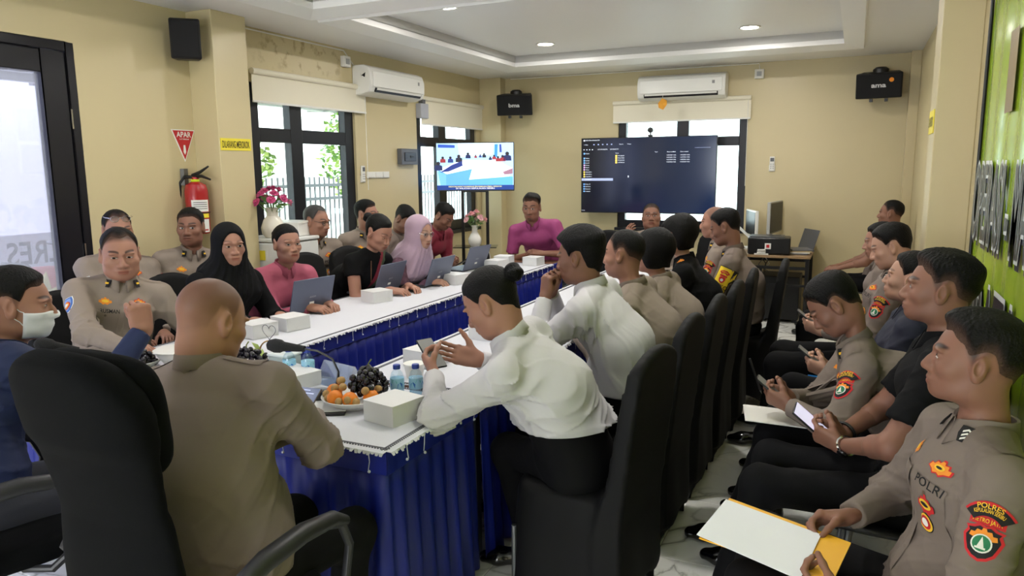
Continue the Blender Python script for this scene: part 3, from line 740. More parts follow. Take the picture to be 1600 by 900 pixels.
HP = dict(man=dict(jw=1., fat=0., fem=0), round=dict(jw=1.1, fat=.010, fem=0), woman=dict(jw=.9, fat=0., fem=1), lean=dict(jw=.92, fat=-.003, fem=0))
def head_base(tp):
    q = HP[tp]; j = q['jw']; ft = q['fat']
    return [Ell((0, -.018, .030), (.0755, .098, .087)), Ell((0, .022, -.012), (.064+ft*.4, .068, .084)), Ell((0, .030, -.066), (.054*j+ft*.6, .056, .047)),
            Ell((0, .066, -.098), (.023*j, .018, .017)), Ell((.048*j, .002, -.062), (.018, .030, .032)), Ell((-.048*j, .002, -.062), (.018, .030, .032)),
            Ell((.044, .052, -.026), (.024+ft*.5, .026, .021)), Ell((-.044, .052, -.026), (.024+ft*.5, .026, .021))]
def head_sdf(tp):
    q = HP[tp]; fem = q['fem']; ft = q['fat']
    base, _, _ = union(head_base(tp), .024)
    nr = .054-.008*fem+ft*.6
    neck, _, _ = union([Prim((0, -.030, -.05), (0, -.040, -.17), (1, 0, 0), nr, nr*1.0, nr*1.02, nr*1.02), Prim((0, -.036, -.17), (0, -.030, -.25), (1, 0, 0), nr*1.0, nr*.95, .10, .052), Ell((0, .03, -.085), (.045+ft, .045, .025+ft))], .03)
    fe, _, _ = union([Ell((.030, .078, .0195), (.026, .014-.004*fem, .0085-.002*fem)), Ell((-.030, .078, .0195), (.026, .014-.004*fem, .0085-.002*fem)),
            Prim((0, .084, .010), (0, .1060, -.034), (1, 0, 0), .0080-.001*fem, .010, .0125-.0025*fem, .0125-.0025*fem), Ell((.0155-.002*fem, .094, -.0385), (.0100-.0015*fem, .0125, .0090-.0015*fem)), Ell((-.0155+.002*fem, .094, -.0385), (.0100-.0015*fem, .0125, .0090-.0015*fem)),
            Ell((0, .074, -.062), (.034, .024, .026))], .012)
    lips, _, _ = union([Ell((0, .0905, -.0635), (.0225, .0095, .0052)), Ell((0, .0895, -.0745), (.0195, .0095, .0062))], .003)
    ears, _, _ = union([Ell((s*.0835, -.016, -.002), (.0062, .0170, .029), RZ(s*-28)) for s in (1, -1)]+[Ell((s*.081, -.006, -.029), (.0065, .010, .012)) for s in (1, -1)]+[Ell((s*.076, -.006, -.006), (.010, .012, .020)) for s in (1, -1)], .01)
    def f(P):
        d = smin(base(P), neck(P), .03)
        d = smin(d, fe(P), .010)
        for s in (1, -1):
            d = smax(d, -Ell((s*.0315, .0975, .0010), (.0215, .0195, .0135))(P), .012)
            d = smin(d, Ell((s*.0315, .0735, .001), (.0165, .0105, .010))(P), .006)      # lids over the eyeball
        d = smin(d, lips(P), .007)
        d = smax(d, -Prim((-.021, .101, -.069), (.021, .101, -.069), (0, 1, 0), .0055, .0011, .0055, .0011)(P), .003)
        e = ears(P)
        for s in (1, -1): e = smax(e, -Ell((s*.0900, -.011, .000), (.0085, .0100, .0190))(P), .004)
        return smin(d, e, .010)
    return f
PHI = [0, .45, .85, 1.1, 1.32, 1.46, 1.62, 2.0, 2.3, pi]
HLP = dict(short=[.070, .069, .060, .046, .006, -.018, .020, .026, -.035, -.062], recede=[.085, .090, .092, .060, .010, -.014, .020, .026, -.035, -.060], quiff=[.066, .066, .058, .046, .004, -.018, .020, .026, -.040, -.066], crop=[.078, .078, .068, .052, .012, -.014, .024, .030, -.03, -.055])
HL = dict(full=[.066, .066, .056, .040, -.010, -.026, .012, .022, -.055, -.082], short=[.070, .069, .060, .046, .006, -.014, .022, .026, -.040, -.068], recede=[.085, .090, .092, .062, .018, .002, .024, .028, -.025, -.048],
          quiff=[.066, .066, .058, .050, .020, .006, .026, .030, -.020, -.050], bun=[.070, .068, .058, .040, .014, .002, .022, .018, -.055, -.080], bob=[.058, .052, .040, .024, -.06, -.086, -.088, -.09, -.09, -.092],
          crop=[.078, .078, .070, .058, .024, .010, .028, .032, -.010, -.040])
def phi(P): return np.arctan2(np.abs(P[:, 0]), P[:, 1]+.005)
def hair_cut(P, st): return np.interp(phi(P), PHI, HL[st])-P[:, 2]
_hc = {}
def canon_head(tp, h, shave, lips, brow=1., goatee=0):
    key = (tp, h, shave, lips, brow, goatee)
    if key in _hc: return _hc[key]
    k0 = (tp, h)
    if k0 not in _hc:
        f = head_sdf(tp); v, q = sdf_mesh(f, (-.135, -.15, -.275), (.135, .135, .13), h); _hc[k0] = (v, q, f)
    v, q, f = _hc[k0]
    x, y, z = v.T; ax = np.abs(x)
    t = np.ones((len(v), 4))
    def paint(m, col):
        m = np.clip(m, 0, 1)[:, None]; t[:, :3] = t[:, :3]*(1-m)+t[:, :3]*np.array(col)*m
    front = y > .06
    lw = np.clip((.0235-ax)/.004, 0, 1)*front*np.clip((.0105-np.abs(z+.069))/.003, 0, 1)
    paint(lw, lips)
    paint(np.clip(1-np.abs(z+.069)/.0022, 0, 1)*(ax < .022)*(y > .08), (.45, .35, .35))  # shade of the mouth crease painted into the tint
    zb = .0262+.0046*(1-((ax-.037)/.022)**2)
    paint(np.clip(1.6-np.abs(z-zb)/(.0046*(1-.4*np.clip((ax-.03)/.03, 0, 1))), 0, 1)*np.clip((ax-.011)/.004, 0, 1)*np.clip((.056-ax)/.006, 0, 1)*(y > .035)*(brow if tp != 'woman' else brow*.62), (.16, .14, .14))
    paint(np.clip(1-np.hypot((ax-.031)/.021, (z+.004)/.017), 0, 1)*front*.35, (.72, .66, .66))  # soft socket shade painted round the eyes
    paint(np.clip(1-np.hypot((ax-.0085)/.005, (z+.0475)/.0035), 0, 1)*(y > .085), (.3, .25, .25))  # dark of the nostrils painted on, no hole modelled
    if goatee: paint(np.clip(1.4-np.hypot(ax/.026, (z+.096)/.020), 0, 1)*(y > .05)*.85+np.clip(1.3-np.abs(z+.053)/.005, 0, 1)*(ax < .03)*(y > .07)*.55, (.22, .2, .2))
    elif tp != 'woman': paint(np.clip(1.2-np.abs(z+.054)/.006, 0, 1)*(ax < .027)*(y > .075)*.35+.16*np.clip((-.045-z)/.03, 0, 1)*(y > 0)*(z > -.13), (.55, .52, .52))
    if shave:
        st = 'short' if shave < .6 else 'crop'
        c = np.interp(phi(v), PHI, HLP[st])-z
        up_ = .35+.65*ss(z, -.03, .05)
        paint(np.clip(-c/(.034 if shave > .5 else .020), 0, 1)*min(1, shave*1.9)*up_*(np.abs(x) < .0815)*(1-.0*y), (.07, .065, .065) if shave != .5 else (.45, .42, .41))
    _hc[key] = (v, q, t); return _hc[key]
def hair_sdf(st, tp):
    base, _, _ = union(head_base(tp)+[Prim((0, -.036, -.05), (0, -.040, -.15), (1, 0, 0), .052, .053, .052, .052)], .024)
    th = dict(full=(.026, .010), short=(.014, .0045), recede=(.010, .0045), quiff=(.016, .003), bun=(.008, .007), bob=(.015, .014), crop=(.009, .003))[st]
    def f(P):
        x, y, z = P.T
        w = np.clip((z-.02)/.07, 0, 1); w = w*w*(3-2*w)
        t = th[1]+(th[0]-th[1])*w
        if st == 'quiff': t = t+.007*np.clip((y-.0)/.06, 0, 1)*w+.003*np.sin(60*x+20*y)*w
        if st == 'bob': t = t+.008*np.clip((-y)/.06, 0, 1)*np.clip((z+.09)/.06, 0, 1)
        a = np.arctan2(x, y+.03); r = np.hypot(x, y+.03)
        st_n = np.sin(46*x+14*np.sin(30*y))*np.sin(38*y+9*np.sin(41*x))
        c = hair_cut(P, st)
        t = t+(.0008 if st in ('short', 'quiff', 'full') else .0006)*(np.sin(41*a+20*z)*.6+st_n*.9)*(.3+w)
        if st != 'bob': t = t*(.08+.92*ss(-c, 0, .048 if st in ('quiff', 'crop') else .036))
        d = base(P)-t
        if st in ('short', 'quiff', 'bob', 'full'): c = c+.004*np.sin(70*x+3)+.003*np.sin(131*x)
        d = smax(d, c*.75, .006)
        if st == 'bob':
            for s in (1, -1): d = smin(d, Ell((s*.082, -.016, -.010), (.022, .034, .060))(P), .02)
            d = smax(d, -Ell((0, .125, -.03), (.062, .09, .088))(P), .008)
        if st in('short', 'quiff', 'crop', 'recede', 'full'):   # clear of the ears
            for s in (1, -1): d = smax(d, -Ell((s*.085, -.004, -.006), (.022, .026, .036))(P), .006)
        if st == 'bun':
            d = smin(d, Ell((0, -.140, .040), (.036, .032, .036))(P)+.002*np.sin(160*z+60*x), .005)
        return d
    return f
_hair = {}
def canon_hair(st, tp, h):
    k = (st, tp, h)
    if k not in _hair:
        v, q = sdf_mesh(hair_sdf(st, tp), (-.14, -.19, -.13), (.14, .14, .18), h)
        w = ss(-hair_cut(v, st), .0, .050 if st in ('quiff', 'crop') else (.030 if st in ('short', 'recede') else .012))[:, None]
        col = np.ones((len(v), 4)); col[:, :3] = A3(rgb(74, 54, 44))*(1-w)+A3((1, 1, 1))*rgb(8, 7, 7)*w
        if st in ('bob', 'bun', 'full'): col[:, :3] = rgb(8, 7, 7)
        _hair[k] = (v, q, col)
    return _hair[k]
def eye_mesh(tp, op, gx, gz, sc):
    f = head_sdf(tp); vs = []; fs = []; mi = []
    nu, nv = 14, 7
    for s in (1, -1):
        u, v = np.meshgrid(np.linspace(-1, 1, nu+1), np.linspace(-1, 1, nv+1)); u = u.ravel(); v = v.ravel()
        x = s*(.0318+.0148*u*s*1.0); z = .0008+.0066*op*v*np.clip(1-u*u, 0.02, 1)**.6+.0012*u*s*s
        ys = np.linspace(.055, .1, 46); G = f(np.stack([np.repeat(x, 46), np.tile(ys, len(x)), np.repeat(z, 46)], 1)).reshape(-1, 46)
        i = np.argmax(G > 0, 1); y = ys[i]+.0008+.0014*(1-u*u)*(1-v*v)
        o = len(vs); P = np.stack([x, y, z], 1); vs += list(P)
        for b_ in range(nv):
            for a_ in range(nu):
                q = [b_*(nu+1)+a_, b_*(nu+1)+a_+1, (b_+1)*(nu+1)+a_+1, (b_+1)*(nu+1)+a_]
                c = P[q].mean(0); r = math.hypot(c[0]-s*.0318-gx, c[2]-.001-gz)
                mi.append(2 if b_ == nv-1 else (1 if r < .0066 else 0)); fs.append([k+o for k in q])
    return np.array(vs), np.array(fs), mi

# ---- hands (right hand: fingers +y, back of hand +z, thumb towards -x)
HANDS = dict(relax=((.45, .5, .3), (-.55, .75, -.35), .3), flat=((.10, .15, .08), (-.75, .65, -.1), .15), hold=((.75, .85, .5), (-.42, .72, -.62), .35), fist=((1.35, 1.55, .95), (.15, .70, -.75), .6),
             clasp=((.95, 1.1, .6), (-.1, .9, -.55), .3), pinch=((.85, 1.0, .5), (-.2, .75, -.7), .25), type=((.3, .55, .35), (-.6, .75, -.25), .2))
_hd = {}
def canon_hand(pose, h):
    if (pose, h) in _hd: return _hd[pose, h]
    cu, td, tb = HANDS[pose]
    pr = [Prim((0, .004, 0), (-.001, .082, .001), (1, 0, 0), .026, .0165, .040, .0135), Ell((-.020, .034, -.008), (.017, .028, .014)), Ell((.022, .035, -.006), (.014, .03, .013))]
    fp = []
    for i, (bx, by, L, r) in enumerate([(-.029, .083, .074, .0088), (-.0095, .088, .081, .0092), (.0105, .085, .076, .0088), (.029, .077, .060, .0078)]):
        p = A3((bx, by, .001)); a = 0; sp = (bx)*1.3*(1-min(1, cu[0]))
        for k, fr in enumerate((.46, .31, .26)):
            a += cu[k]*(1+.06*(i-1.5)); d = A3((sp, cos(a), -sin(a))); n_ = p+nrm(d)*L*fr
            fp.append(cone(p, n_, r*(1-.07*k), r*(1-.07*(k+1)))); p = n_
    p = A3((-.024, .018, -.006)); d = nrm(td); fp2 = []
    fold = nrm(A3((.5, .35, -.35)))
    for k, (L, r) in enumerate(((.044, .0125), (.034, .0102), (.027, .009))):
        n_ = p+d*L; fp2.append(cone(p, n_, r, r*.9)); p = n_; d = nrm(d+fold*tb)
    pal, _, _ = union(pr+[Prim((0, -.30, 0), (0, .0, 0), (1, 0, 0), .043, .041, .0275, .0205, cut=((0, -.27, 0), (0, -1, 0)))], .018)
    fing = [union([q], .001)[0] for q in fp]; thumb, _, _ = union(fp2, .008)
    chains = [union(fp[i*3:i*3+3], .005)[0] for i in range(4)]
    def f(P):
        d = pal(P)
        g = chains[0](P)
        for c in chains[1:]: g = smin(g, c(P), .0022)
        d = smin(d, g, .009)
        return smin(d, thumb(P), .010)
    _hd[pose, h] = sdf_mesh(f, (-.10, -.29, -.12), (.075, .20, .05), h, slack=.015); return _hd[pose, h]

def basis(fwd, up):
    f = nrm(fwd); u = A3(up); r = np.cross(f, u)
    if np.linalg.norm(r) < 1e-4: r = A3((1, 0, 0))
    r = nrm(r); return np.stack([r, f, np.cross(r, f)], 1)      # columns right, forward, up
def heading(a): a = radians(a); return A3((sin(a), cos(a), 0))
def rot_axis(v, axis, ang):
    return np.array(Matrix.Rotation(ang, 3, Vector(axis)) @ Vector(v))
def ss(x, a, b): t = np.clip((x-a)/(b-a), 0, 1); return t*t*(3-2*t)
def ik(S, W, l1, l2, hint):
    d = W-S; L = np.linalg.norm(d); mx = (l1+l2)*.995
    if L > mx: W = S+d/L*mx; L = mx
    a = (l1*l1-l2*l2+L*L)/(2*L); h = math.sqrt(max(l1*l1-a*a, 0)); u = nrm(d); n_ = A3(hint)-u*(A3(hint)@u); return S+u*a+nrm(n_)*h, W

class Person: pass
SHOE = None
def shoe_mesh():
    f, lo, hi = union([Prim((0, -.075, .045), (0, .10, .032), (1, 0, 0), .036, .042, .046, .032), Prim((0, .10, .032), (0, .165, .026), (1, 0, 0), .044, .03, .034, .022), Prim((0, -.05, .05), (0, -.045, .12), (1, 0, 0), .038, .045, .036, .042)], .03)
    def g(P): return np.maximum(f(P), -P[:, 2])
    return np_mesh('shoe', *sdf_mesh(g, (-.08, -.16, -.02), (.08, .22, .18), .011), M_SHOE)

def make_person(label, head, hh, hip, bh, sh=None, hp=0., hr=0., arms={}, top=None, sleeve='long', trousers=None, hair='short', hair_m=None, skin='tan', face='man', fat=0., belly=0., hs=1., res=None,
                shave=.35, lips=(.86, .62, .60), open_=1., gaze=(0, 0), goatee=0, brow=1., collar=True, group=None, sw=.185, legs=None, wr=1., knee_spread=.12, foot=.05, hunch=.05, legL=.44, shoes=True, neck=.160, tall=1., chest=1., hem=.0):
    p = Person(); sh = bh if sh is None else sh
    dist = math.dist(head, (0, 0, 1.64))
    res = res or min(.012, max(.0058, dist*.0020))
    hres = .0026 if dist < 3.0 else (.0032 if dist < 4.6 else .0042)
    Hc = A3(head); P0 = A3(hip); fb, fs_ = heading(bh), heading(sh); fh = heading(hh)
    fh = nrm(fh*cos(radians(hp))+A3((0, 0, -sin(radians(hp))))); up0 = nrm(A3((0, 0, 1))-fh*fh[2])
    up0 = rot_axis(up0, fh, radians(hr)); RH = basis(fh, up0)
    ut = nrm(Hc-P0); 
    N = Hc-neck*hs*nrm(.62*A3((0, 0, 1))+.38*RH[:, 2]+.25*ut)-.035*(.5*fs_+.5*nrm(fh*A3((1, 1, 0))))
    ut = nrm(N-P0); rs = nrm(np.cross(fs_, ut)); fs2 = np.cross(ut, rs)      # chest frame: right, forward, up
    rb = nrm(np.cross(fb, (0, 0, 1)))
    RT = np.stack([rs, fs2, ut], 1)
    p.N, p.ut, p.rs, p.fs, p.P0, p.Hc, p.RH = N, ut, rs, fs2, P0, Hc, RH
    origin = A3((P0[0], P0[1], 0))
    # arms
    l1, l2 = .285*tall, .255*tall; J = {}
    for s, k in ((1, 'R'), (-1, 'L')):
        S = N-ut*.075+rs*s*sw+fs2*.005
        a = arms.get(k) or dict(w=P0+fb*.30+rs*s*.10+A3((0, 0, .13)))
        W = A3(a['w']); S = S+.10*np.clip(np.linalg.norm(W-S)-.42, 0, .3)*nrm(W-S)
        hint = A3(a['E'])-(S+W)/2 if 'E' in a else a.get('e', -fs2*.6+rs*s*.5-A3((0, 0, .9)))
        E, W = ik(S, W, l1, l2, hint)
        fd = nrm(a.get('f', W-E)); dr = a.get('d', A3((0, 0, 1)))
        J[k] = (S, E, W, fd, A3(dr), a.get('p', 'relax'))
    p.J = J
    # ---- body (skin)
    hv, hq, ht = canon_head(face, hres, shave, lips, brow, goatee)
    sc = A3((hs*(1+fat), hs, hs))
    ph = (hv*sc)@RH.T+Hc
    rest = A3((0, -.038, -neck-.005))*sc                       # neck base in head coordinates
    pt = (hv*sc-rest)@RT.T+N
    w = ss(-hv[:, 2]-.35*(hv[:, 1]), .075, .20)[:, None]
    V = [ph*(1-w)+pt*w]; F = [hq]; T = [ht]; n = len(hv)
    def addshell(v, f):
        nonlocal n
        V.append(v); F.append(f+n); t = np.ones((len(v), 4)); T.append(t); n += len(v)
    har = .0026 if dist < 3.2 else (.0034 if dist < 5 else .005)
    for k in 'RL':
        S, E, W, fd, dr, pose = J[k]
        v, q = canon_hand(pose, har)
        if k == 'L': v = mirror(v); q = q[:, ::-1]
        fdir = nrm(W-E)
        Rh = basis(fd, dr); Rf = basis(fdir, dr-fdir*(dr@fdir) if abs(nrm(dr)@fdir) < .97 else Rh[:, 2])
        keep = v[:, 1] > (-.30 if sleeve != 'long' else -.13)
        idx = -np.ones(len(v), int); idx[keep] = np.arange(keep.sum()); qq = q[keep[q].all(1)]
        v = v[keep]; qq = idx[qq]
        w = ss(v[:, 1], -.045, .012)[:, None]
        hsz = 1.0*hs
        addshell(((v*hsz)@Rf.T+W)*(1-w)+((v*hsz)@Rh.T+W)*w, qq)
    hj = [P0+rb*s*.085-A3((0, 0, .02)) for s in (1, -1)]
    if legs is None:
        legs = []
        for s, h_ in zip((1, -1), hj):
            kn = h_+fb*legL+rb*s*knee_spread*.6; kn[2] = .50; an = kn+fb*foot+rb*s*.01; an[2] = .10; legs.append((kn, an))
    else: legs = [(A3(a), A3(b)) for a, b in legs]
    p.legs = legs
    trunk = [Prim(P0, (P0+N)/2-fs2*hunch*.6, rb, .13, .09, .13, .09), Prim((P0+N)/2-fs2*hunch*.6, N-ut*.12, rs, .13, .085, .12, .08), Prim(N-ut*.12, N-ut*.04, rs, .12, .07, .05, .05)]
    for k in 'RL':
        S, E, W, *_ = J[k]
        if sleeve == 'long': trunk += [cone(S, E, .038, .034), cone(E, W+(E-W)*.35, .034, .028)]
    for (kn, an), h_ in zip(legs, hj): trunk += [cone(h_, kn, .062, .045), cone(kn, an, .042, .030)]
    f, lo, hi = union(trunk, .03); v, q = sdf_mesh(f, lo-.03, hi+.03, .02); addshell(v, q)
    if sleeve != 'long':
        ar = [q_ for k in 'RL' for q_ in (cone(J[k][0], J[k][1], .047, .0425), cone(J[k][1], J[k][1]+(J[k][2]-J[k][1])*.3, .0425, .040))]
        f, lo, hi = union(ar, .02); v, q = sdf_mesh(f, lo-.03, hi+.03, .0065); addshell(v, q)
    V = np.concatenate(V)-origin; body = obj('person', np_mesh('person', V, np.concatenate(F), SKIN[skin], np.concatenate(T)))
    body.location = origin; tag(body, label, 'person', group); p.body = body; p.origin = origin
    # ---- eyes
    if open_ > 0:
        v, q, mi = eye_mesh(face, open_, gaze[0], gaze[1], sc)
        me = np_mesh('eyes', (v*sc)@RH.T+Hc-origin, q, [M_EYEW, M_IRIS, M_LASH]); me.polygons.foreach_set('material_index', mi); obj('eyes', me, body)
    # ---- hair
    if hair:
        v, q, hc = canon_hair(hair, face, max(.0036, hres*1.25)); obj('hair', np_mesh('hair', (v*sc)@RH.T+Hc-origin, q, hair_m or M_HAIR, hc), body)
    # ---- shirt
    ps = []
    mid = (P0+N)/2-fs2*hunch
    bw, bd = .168*chest+belly*.25, .118*chest+belly*.3
    lm = nrm(rb+rs)
    ps += [Prim(P0-A3((0, 0, .06)), P0+(mid-P0)*.35, rb, bw*1.04, bd*1.08, bw, bd), Prim(P0+(mid-P0)*.35, mid, lm, bw, bd, .166*chest+belly*.15, .118*chest+belly*.2), Prim(mid, N-ut*.15, rs, .166*chest+belly*.15, .118*chest+belly*.2, .172*chest, .112*chest), Prim(N-ut*.15, N-ut*.055, rs, .168*chest, .108*chest, .10, .07)]
    if belly: ps.append(Ell(P0*.62+mid*.38+fb*(.05+belly*.35)+A3((0, 0, .02)), (.13+belly*.3,)*3))
    if face == 'woman': ps += [Ell(N-ut*.21+rs*s*.07+fs2*.075, (.06, .055, .06), RT) for s in (1, -1)]
    nk = []
    for s, k in ((1, 'R'), (-1, 'L')):
        S, E, W, *_ = J[k]
        nk.append(Prim(N-ut*.012+rs*s*.035-fs2*.012, S+ut*.018, fs2, .052, .042, .050, .045))
        if sleeve == 'long':
            we = W-(W-E)*.06; ps += [cone(S, E, .066, .054), cone(E, we, .053, .0385, cut=(we, nrm(W-E)))]
        elif sleeve == 'short':
            e2 = S+(E-S)*.72; ps.append(cone(S, e2, .068, .062, cut=(e2, nrm(E-S))))
        elif sleeve == 'cap':
            e2 = S+(E-S)*.35; ps.append(cone(S, e2, .064, .062, cut=(e2, nrm(E-S))))
    ps += nk
    f0, lo, hi = union(ps, .045)
    rng = np.random.RandomState(abs(hash(label)) % 1000 if False else sum(map(ord, label)) % 9973); D = rng.normal(size=(6, 3)); D /= np.linalg.norm(D, axis=1)[:, None]; O = rng.uniform(0, 6, 6)
    el = [J[k][1] for k in 'RL']; sh_ = [J[k][0]-ut*.07 for k in 'RL']
    def f(P):
        d = f0(P)
        if len(P) < 2000: return d
        m = (np.abs(d) < .02); Q = P[m]
        if len(Q):
            amp = np.full(len(Q), .0005)
            for e in el: amp += .0075*np.exp(-((Q-e)**2).sum(1)/.085**2)
            for e in sh_: amp += .0042*np.exp(-((Q-e)**2).sum(1)/.10**2)
            wz = (Q-P0)@ut; amp += .0055*np.exp(-((wz-.04)/.05)**2)+.0012*np.exp(-((wz-.20)/.08)**2)
            r = np.zeros(len(Q))
            for i in range(3):
                a = 105*(1-.22*i)*(Q@D[i])+2.3*np.sin(19*(Q@D[i+3])+O[i])+1.3*np.sin(31*(Q@D[(i+4) % 6]))+O[i+3]
                r += (1-np.abs(np.sin(a*.5)))**3.2*1.25-.18
            d[m] -= amp*wr*r*1.35
        return d
    fshirt = f
    def f(P): return smax(fshirt(P), (P0[2]+hem)-P[:, 2], .012)
    v, q = sdf_mesh(f, lo-.05, hi+.05, res)
    p.shirt = obj('shirt', np_mesh('shirt', v-origin, q, top), body)
    p.bvh = BVHTree.FromPolygons([tuple(x) for x in v], [tuple(x) for x in q]); p.res = res
    # ---- trousers and shoes
    tr = [Prim(P0+(mid-P0)*((hem+.012)/max(.05, (mid-P0)[2])), P0-A3((0, 0, .03)), rb, bw*.90, bd*.88, .165+belly*.2, .13)]
    for (kn, an), h_ in zip(legs, hj): tr += [cone(h_, kn, .088, .064), cone(kn, an-(an-kn)*.03, .062, .052, cut=(an, nrm(an-kn)))]
    f1, lo, hi = union(tr, .05)
    def f2(P):
        d = f1(P)
        if len(P) < 2000: return d
        r = (1-np.abs(np.sin(26*(P@D[0])+1.5*np.sin(15*(P@D[1])))))**2
        return d-.004*r
    v, q = sdf_mesh(f2, lo-.04, hi+.04, max(.011, res*1.3)); obj('trousers', np_mesh('trousers', v-origin, q, trousers or M_TROU), body)
    global SHOE
    if shoes:
        SHOE = SHOE or shoe_mesh()
        for i, (kn, an) in enumerate(legs):
            o = obj('shoe', SHOE, body); d = nrm((fb+rb*(.18 if i == 0 else -.18))); R = basis(d, (0, 0, 1))
            M = Matrix([list(R[r])+[0] for r in range(3)]+[[0, 0, 0, 1]]); M.translation = Vector((an[0]-origin[0]+d[0]*.03, an[1]-origin[1]+d[1]*.03, 0)); o.matrix_local = M
    # ---- collar
    p.cu = top
    if collar: add_collar(p, top, fat, hs, face)
    return p

def add_collar(p, m, fat, hs, face, h=.042, flare=.040):
    """shirt collar: a standing band with a folded leaf ending in two points"""
    r0 = (.060+fat*.06)*hs if face != 'woman' else .054*hs
    vs = []; n = 30; C0 = p.N-p.ut*.006-p.fs*.004
    zd = nrm(p.ut*.75+p.RH[:, 2]*.35); rd = nrm(p.rs-zd*(p.rs@zd)); fd = np.cross(zd, rd)
    for i in range(n+1):
        a = radians(-168+336*i/n); c, s = cos(a), sin(a)      # 0 = nape
        dirv = -fd*c*1.04+rd*s*.98
        fr = np.clip((abs(i/n-.5)*2-.62)/.38, 0, 1)            # 1 at the front ends
        top_z = h*(1-.55*fr); bot = flare*(1+.75*fr**2)
        low = C0+dirv*(r0+.004); hi_ = C0+dirv*(r0+.003)+zd*top_z
        out = C0+dirv*(r0+.016+.016*fr)+zd*(top_z-bot*.95)
        hm = C0+dirv*(r0+.010)+zd*(top_z+.0015)
        vs += [low-zd*.01, hi_, hm, out]
    b = MB(); b.add([v-p.origin for v in vs], [(i*4+k, (i+1)*4+k, (i+1)*4+k+1, i*4+k+1) for i in range(n) for k in range(3)])
    o = b.build('collar', m, p.shirt, smooth=60); md = o.modifiers.new('thick', 'SOLIDIFY'); md.thickness = .0028
    p.collar = o; p.cf = (C0, zd, rd, fd, r0, h)

# ---- patches that lie on cloth
def project(p, pts2, center, dirv, up, off):
    d = nrm(dirv); u = nrm(A3(up)-d*(A3(up)@d)); r = np.cross(d, u)
    out = []
    st = A3(center)-d*.25; last = None
    for x, y in pts2:
        o = st+r*x+u*y
        h = p.bvh.ray_cast(Vector(o), Vector(d), .6)
        if h[0] is not None: last = (h[0]-Vector(o)).length; q = np.array(h[0])
        else: q = o+d*(last or .25)
        out.append(q-d*off-p.origin)
    return out
def ring_poly(outline, rings=3):
    o = np.array(outline, float); c = o.mean(0); vs = [tuple(c)]; n = len(o); fs = []
    for k in range(1, rings+1): vs += [tuple(c+(q-c)*k/rings) for q in o]
    fs += [(0, 1+i, 1+(i+1) % n) for i in range(n)]
    for k in range(rings-1): fs += [(1+k*n+i, 1+(k+1)*n+i, 1+(k+1)*n+(i+1) % n, 1+k*n+(i+1) % n) for i in range(n)]
    return vs, fs
def shape(kind, w, h):
    if kind == 'oval': o = [(cos(2*pi*i/20)*w/2, sin(2*pi*i/20)*h/2) for i in range(20)]
    elif kind == 'rect':
        o = [(-.5+i/6, -.5) for i in range(6)]+[(.5, -.5+i/4) for i in range(4)]+[(.5-i/6, .5) for i in range(6)]+[(-.5, .5-i/4) for i in range(4)]; o = [(x*w, y*h) for x, y in o]
    elif kind == 'shield':
        q = [(0, -.5), (.2, -.43), (.36, -.28), (.44, -.05), (.5, .15), (.42, .30), (.48, .40), (.30, .42), (.15, .5), (0, .44)]; o = [(x*w, y*h) for x, y in q+[(-x, y) for x, y in q[1:-1]][::-1]]
    elif kind == 'crest':   # flat-topped shield
        q = [(0, -.5), (.25, -.38), (.42, -.15), (.5, .15), (.47, .42), (.25, .46), (0, .5)]; o = [(x*w, y*h) for x, y in q+[(-x, y) for x, y in q[1:-1]][::-1]]
    elif kind == 'arc':     # curved title
        o = [(sin(a)*w*.62, cos(a)*w*.62-w*.62+h*.2) for a in np.linspace(-.86, .86, 11)]+[(sin(a)*(w*.62-h), cos(a)*(w*.62-h)-w*.62+h*.2) for a in np.linspace(.86, -.86, 11)]
    elif kind == 'wing':
        q = [(0, -.38), (.16, -.5), (.30, -.3), (.5, -.18), (.46, .12), (.32, .10), (.26, .34), (.10, .30), (.06, .5)]; o = [(x*w, y*h) for x, y in q+[(-x, y) for x, y in q[1:]][::-1]]
    elif kind == 'chev':
        o = [(-.5*w, -.5*h), (0, -.05*h), (.5*w, -.5*h), (.5*w, -.1*h), (.0, .45*h), (-.5*w, -.1*h)]
    elif kind == 'tri': o = [(-w/2, -h/2), (w/2, -h/2), (0, h/2)]
    return o
def patch(p, name, layers, center, dirv, up, dx=0., dy=0., label=None, parent=None, base=.0012):
    """layers = (kind, w, h, material[, ox, oy]) from the cloth outwards; 'T:word' sets lettering"""
    b = MB(); ms = []
    for i, L in enumerate(layers):
        kind, w, h, m = L[:4]; ox, oy = (L[4:]+(0, 0))[:2]
        if m not in ms: ms.append(m)
        b.mat(ms.index(m)); off = base+.0011*i
        if kind.startswith('T:'):
            v, f = text_mesh(kind[2:], .015); ww = max(a for a, _, _ in v)-min(a for a, _, _ in v)
            arc = L[6] if len(L) > 6 else 0
            pts = []
            for a, c, _ in v:
                X = a*w/ww; Y = c*h
                if arc: th = X/arc; X, Y = sin(th)*(arc+Y), cos(th)*(arc+Y)-arc
                pts.append((X+ox+dx, Y+oy+dy))
            vs = project(p, pts, center, dirv, up, off); b.add(vs, f)
        else:
            if kind == 'arc':
                o = shape(kind, w, h); n = len(o)//2; vs2 = [(x+ox+dx, y+oy+dy) for x, y in o]; f = [(k, k+1, 2*n-2-k, 2*n-1-k) for k in range(n-1)]
            else:
                v2, f = ring_poly(shape(kind, w, h)); vs2 = [(x+ox+dx, y+oy+dy) for x, y in v2]
            b.add(project(p, vs2, center, dirv, up, off), f)
    o = b.build(name, ms, parent or p.shirt, smooth=60)
    if label: o['label'] = label
    return o
M_RED = mat('embroidered red', (196, 34, 40), .8); M_YEL = mat('embroidered yellow', (238, 190, 50), .8); M_ORA = mat('embroidered orange', (232, 140, 40), .8); M_BLU = mat('embroidered blue', (64, 104, 180), .8)
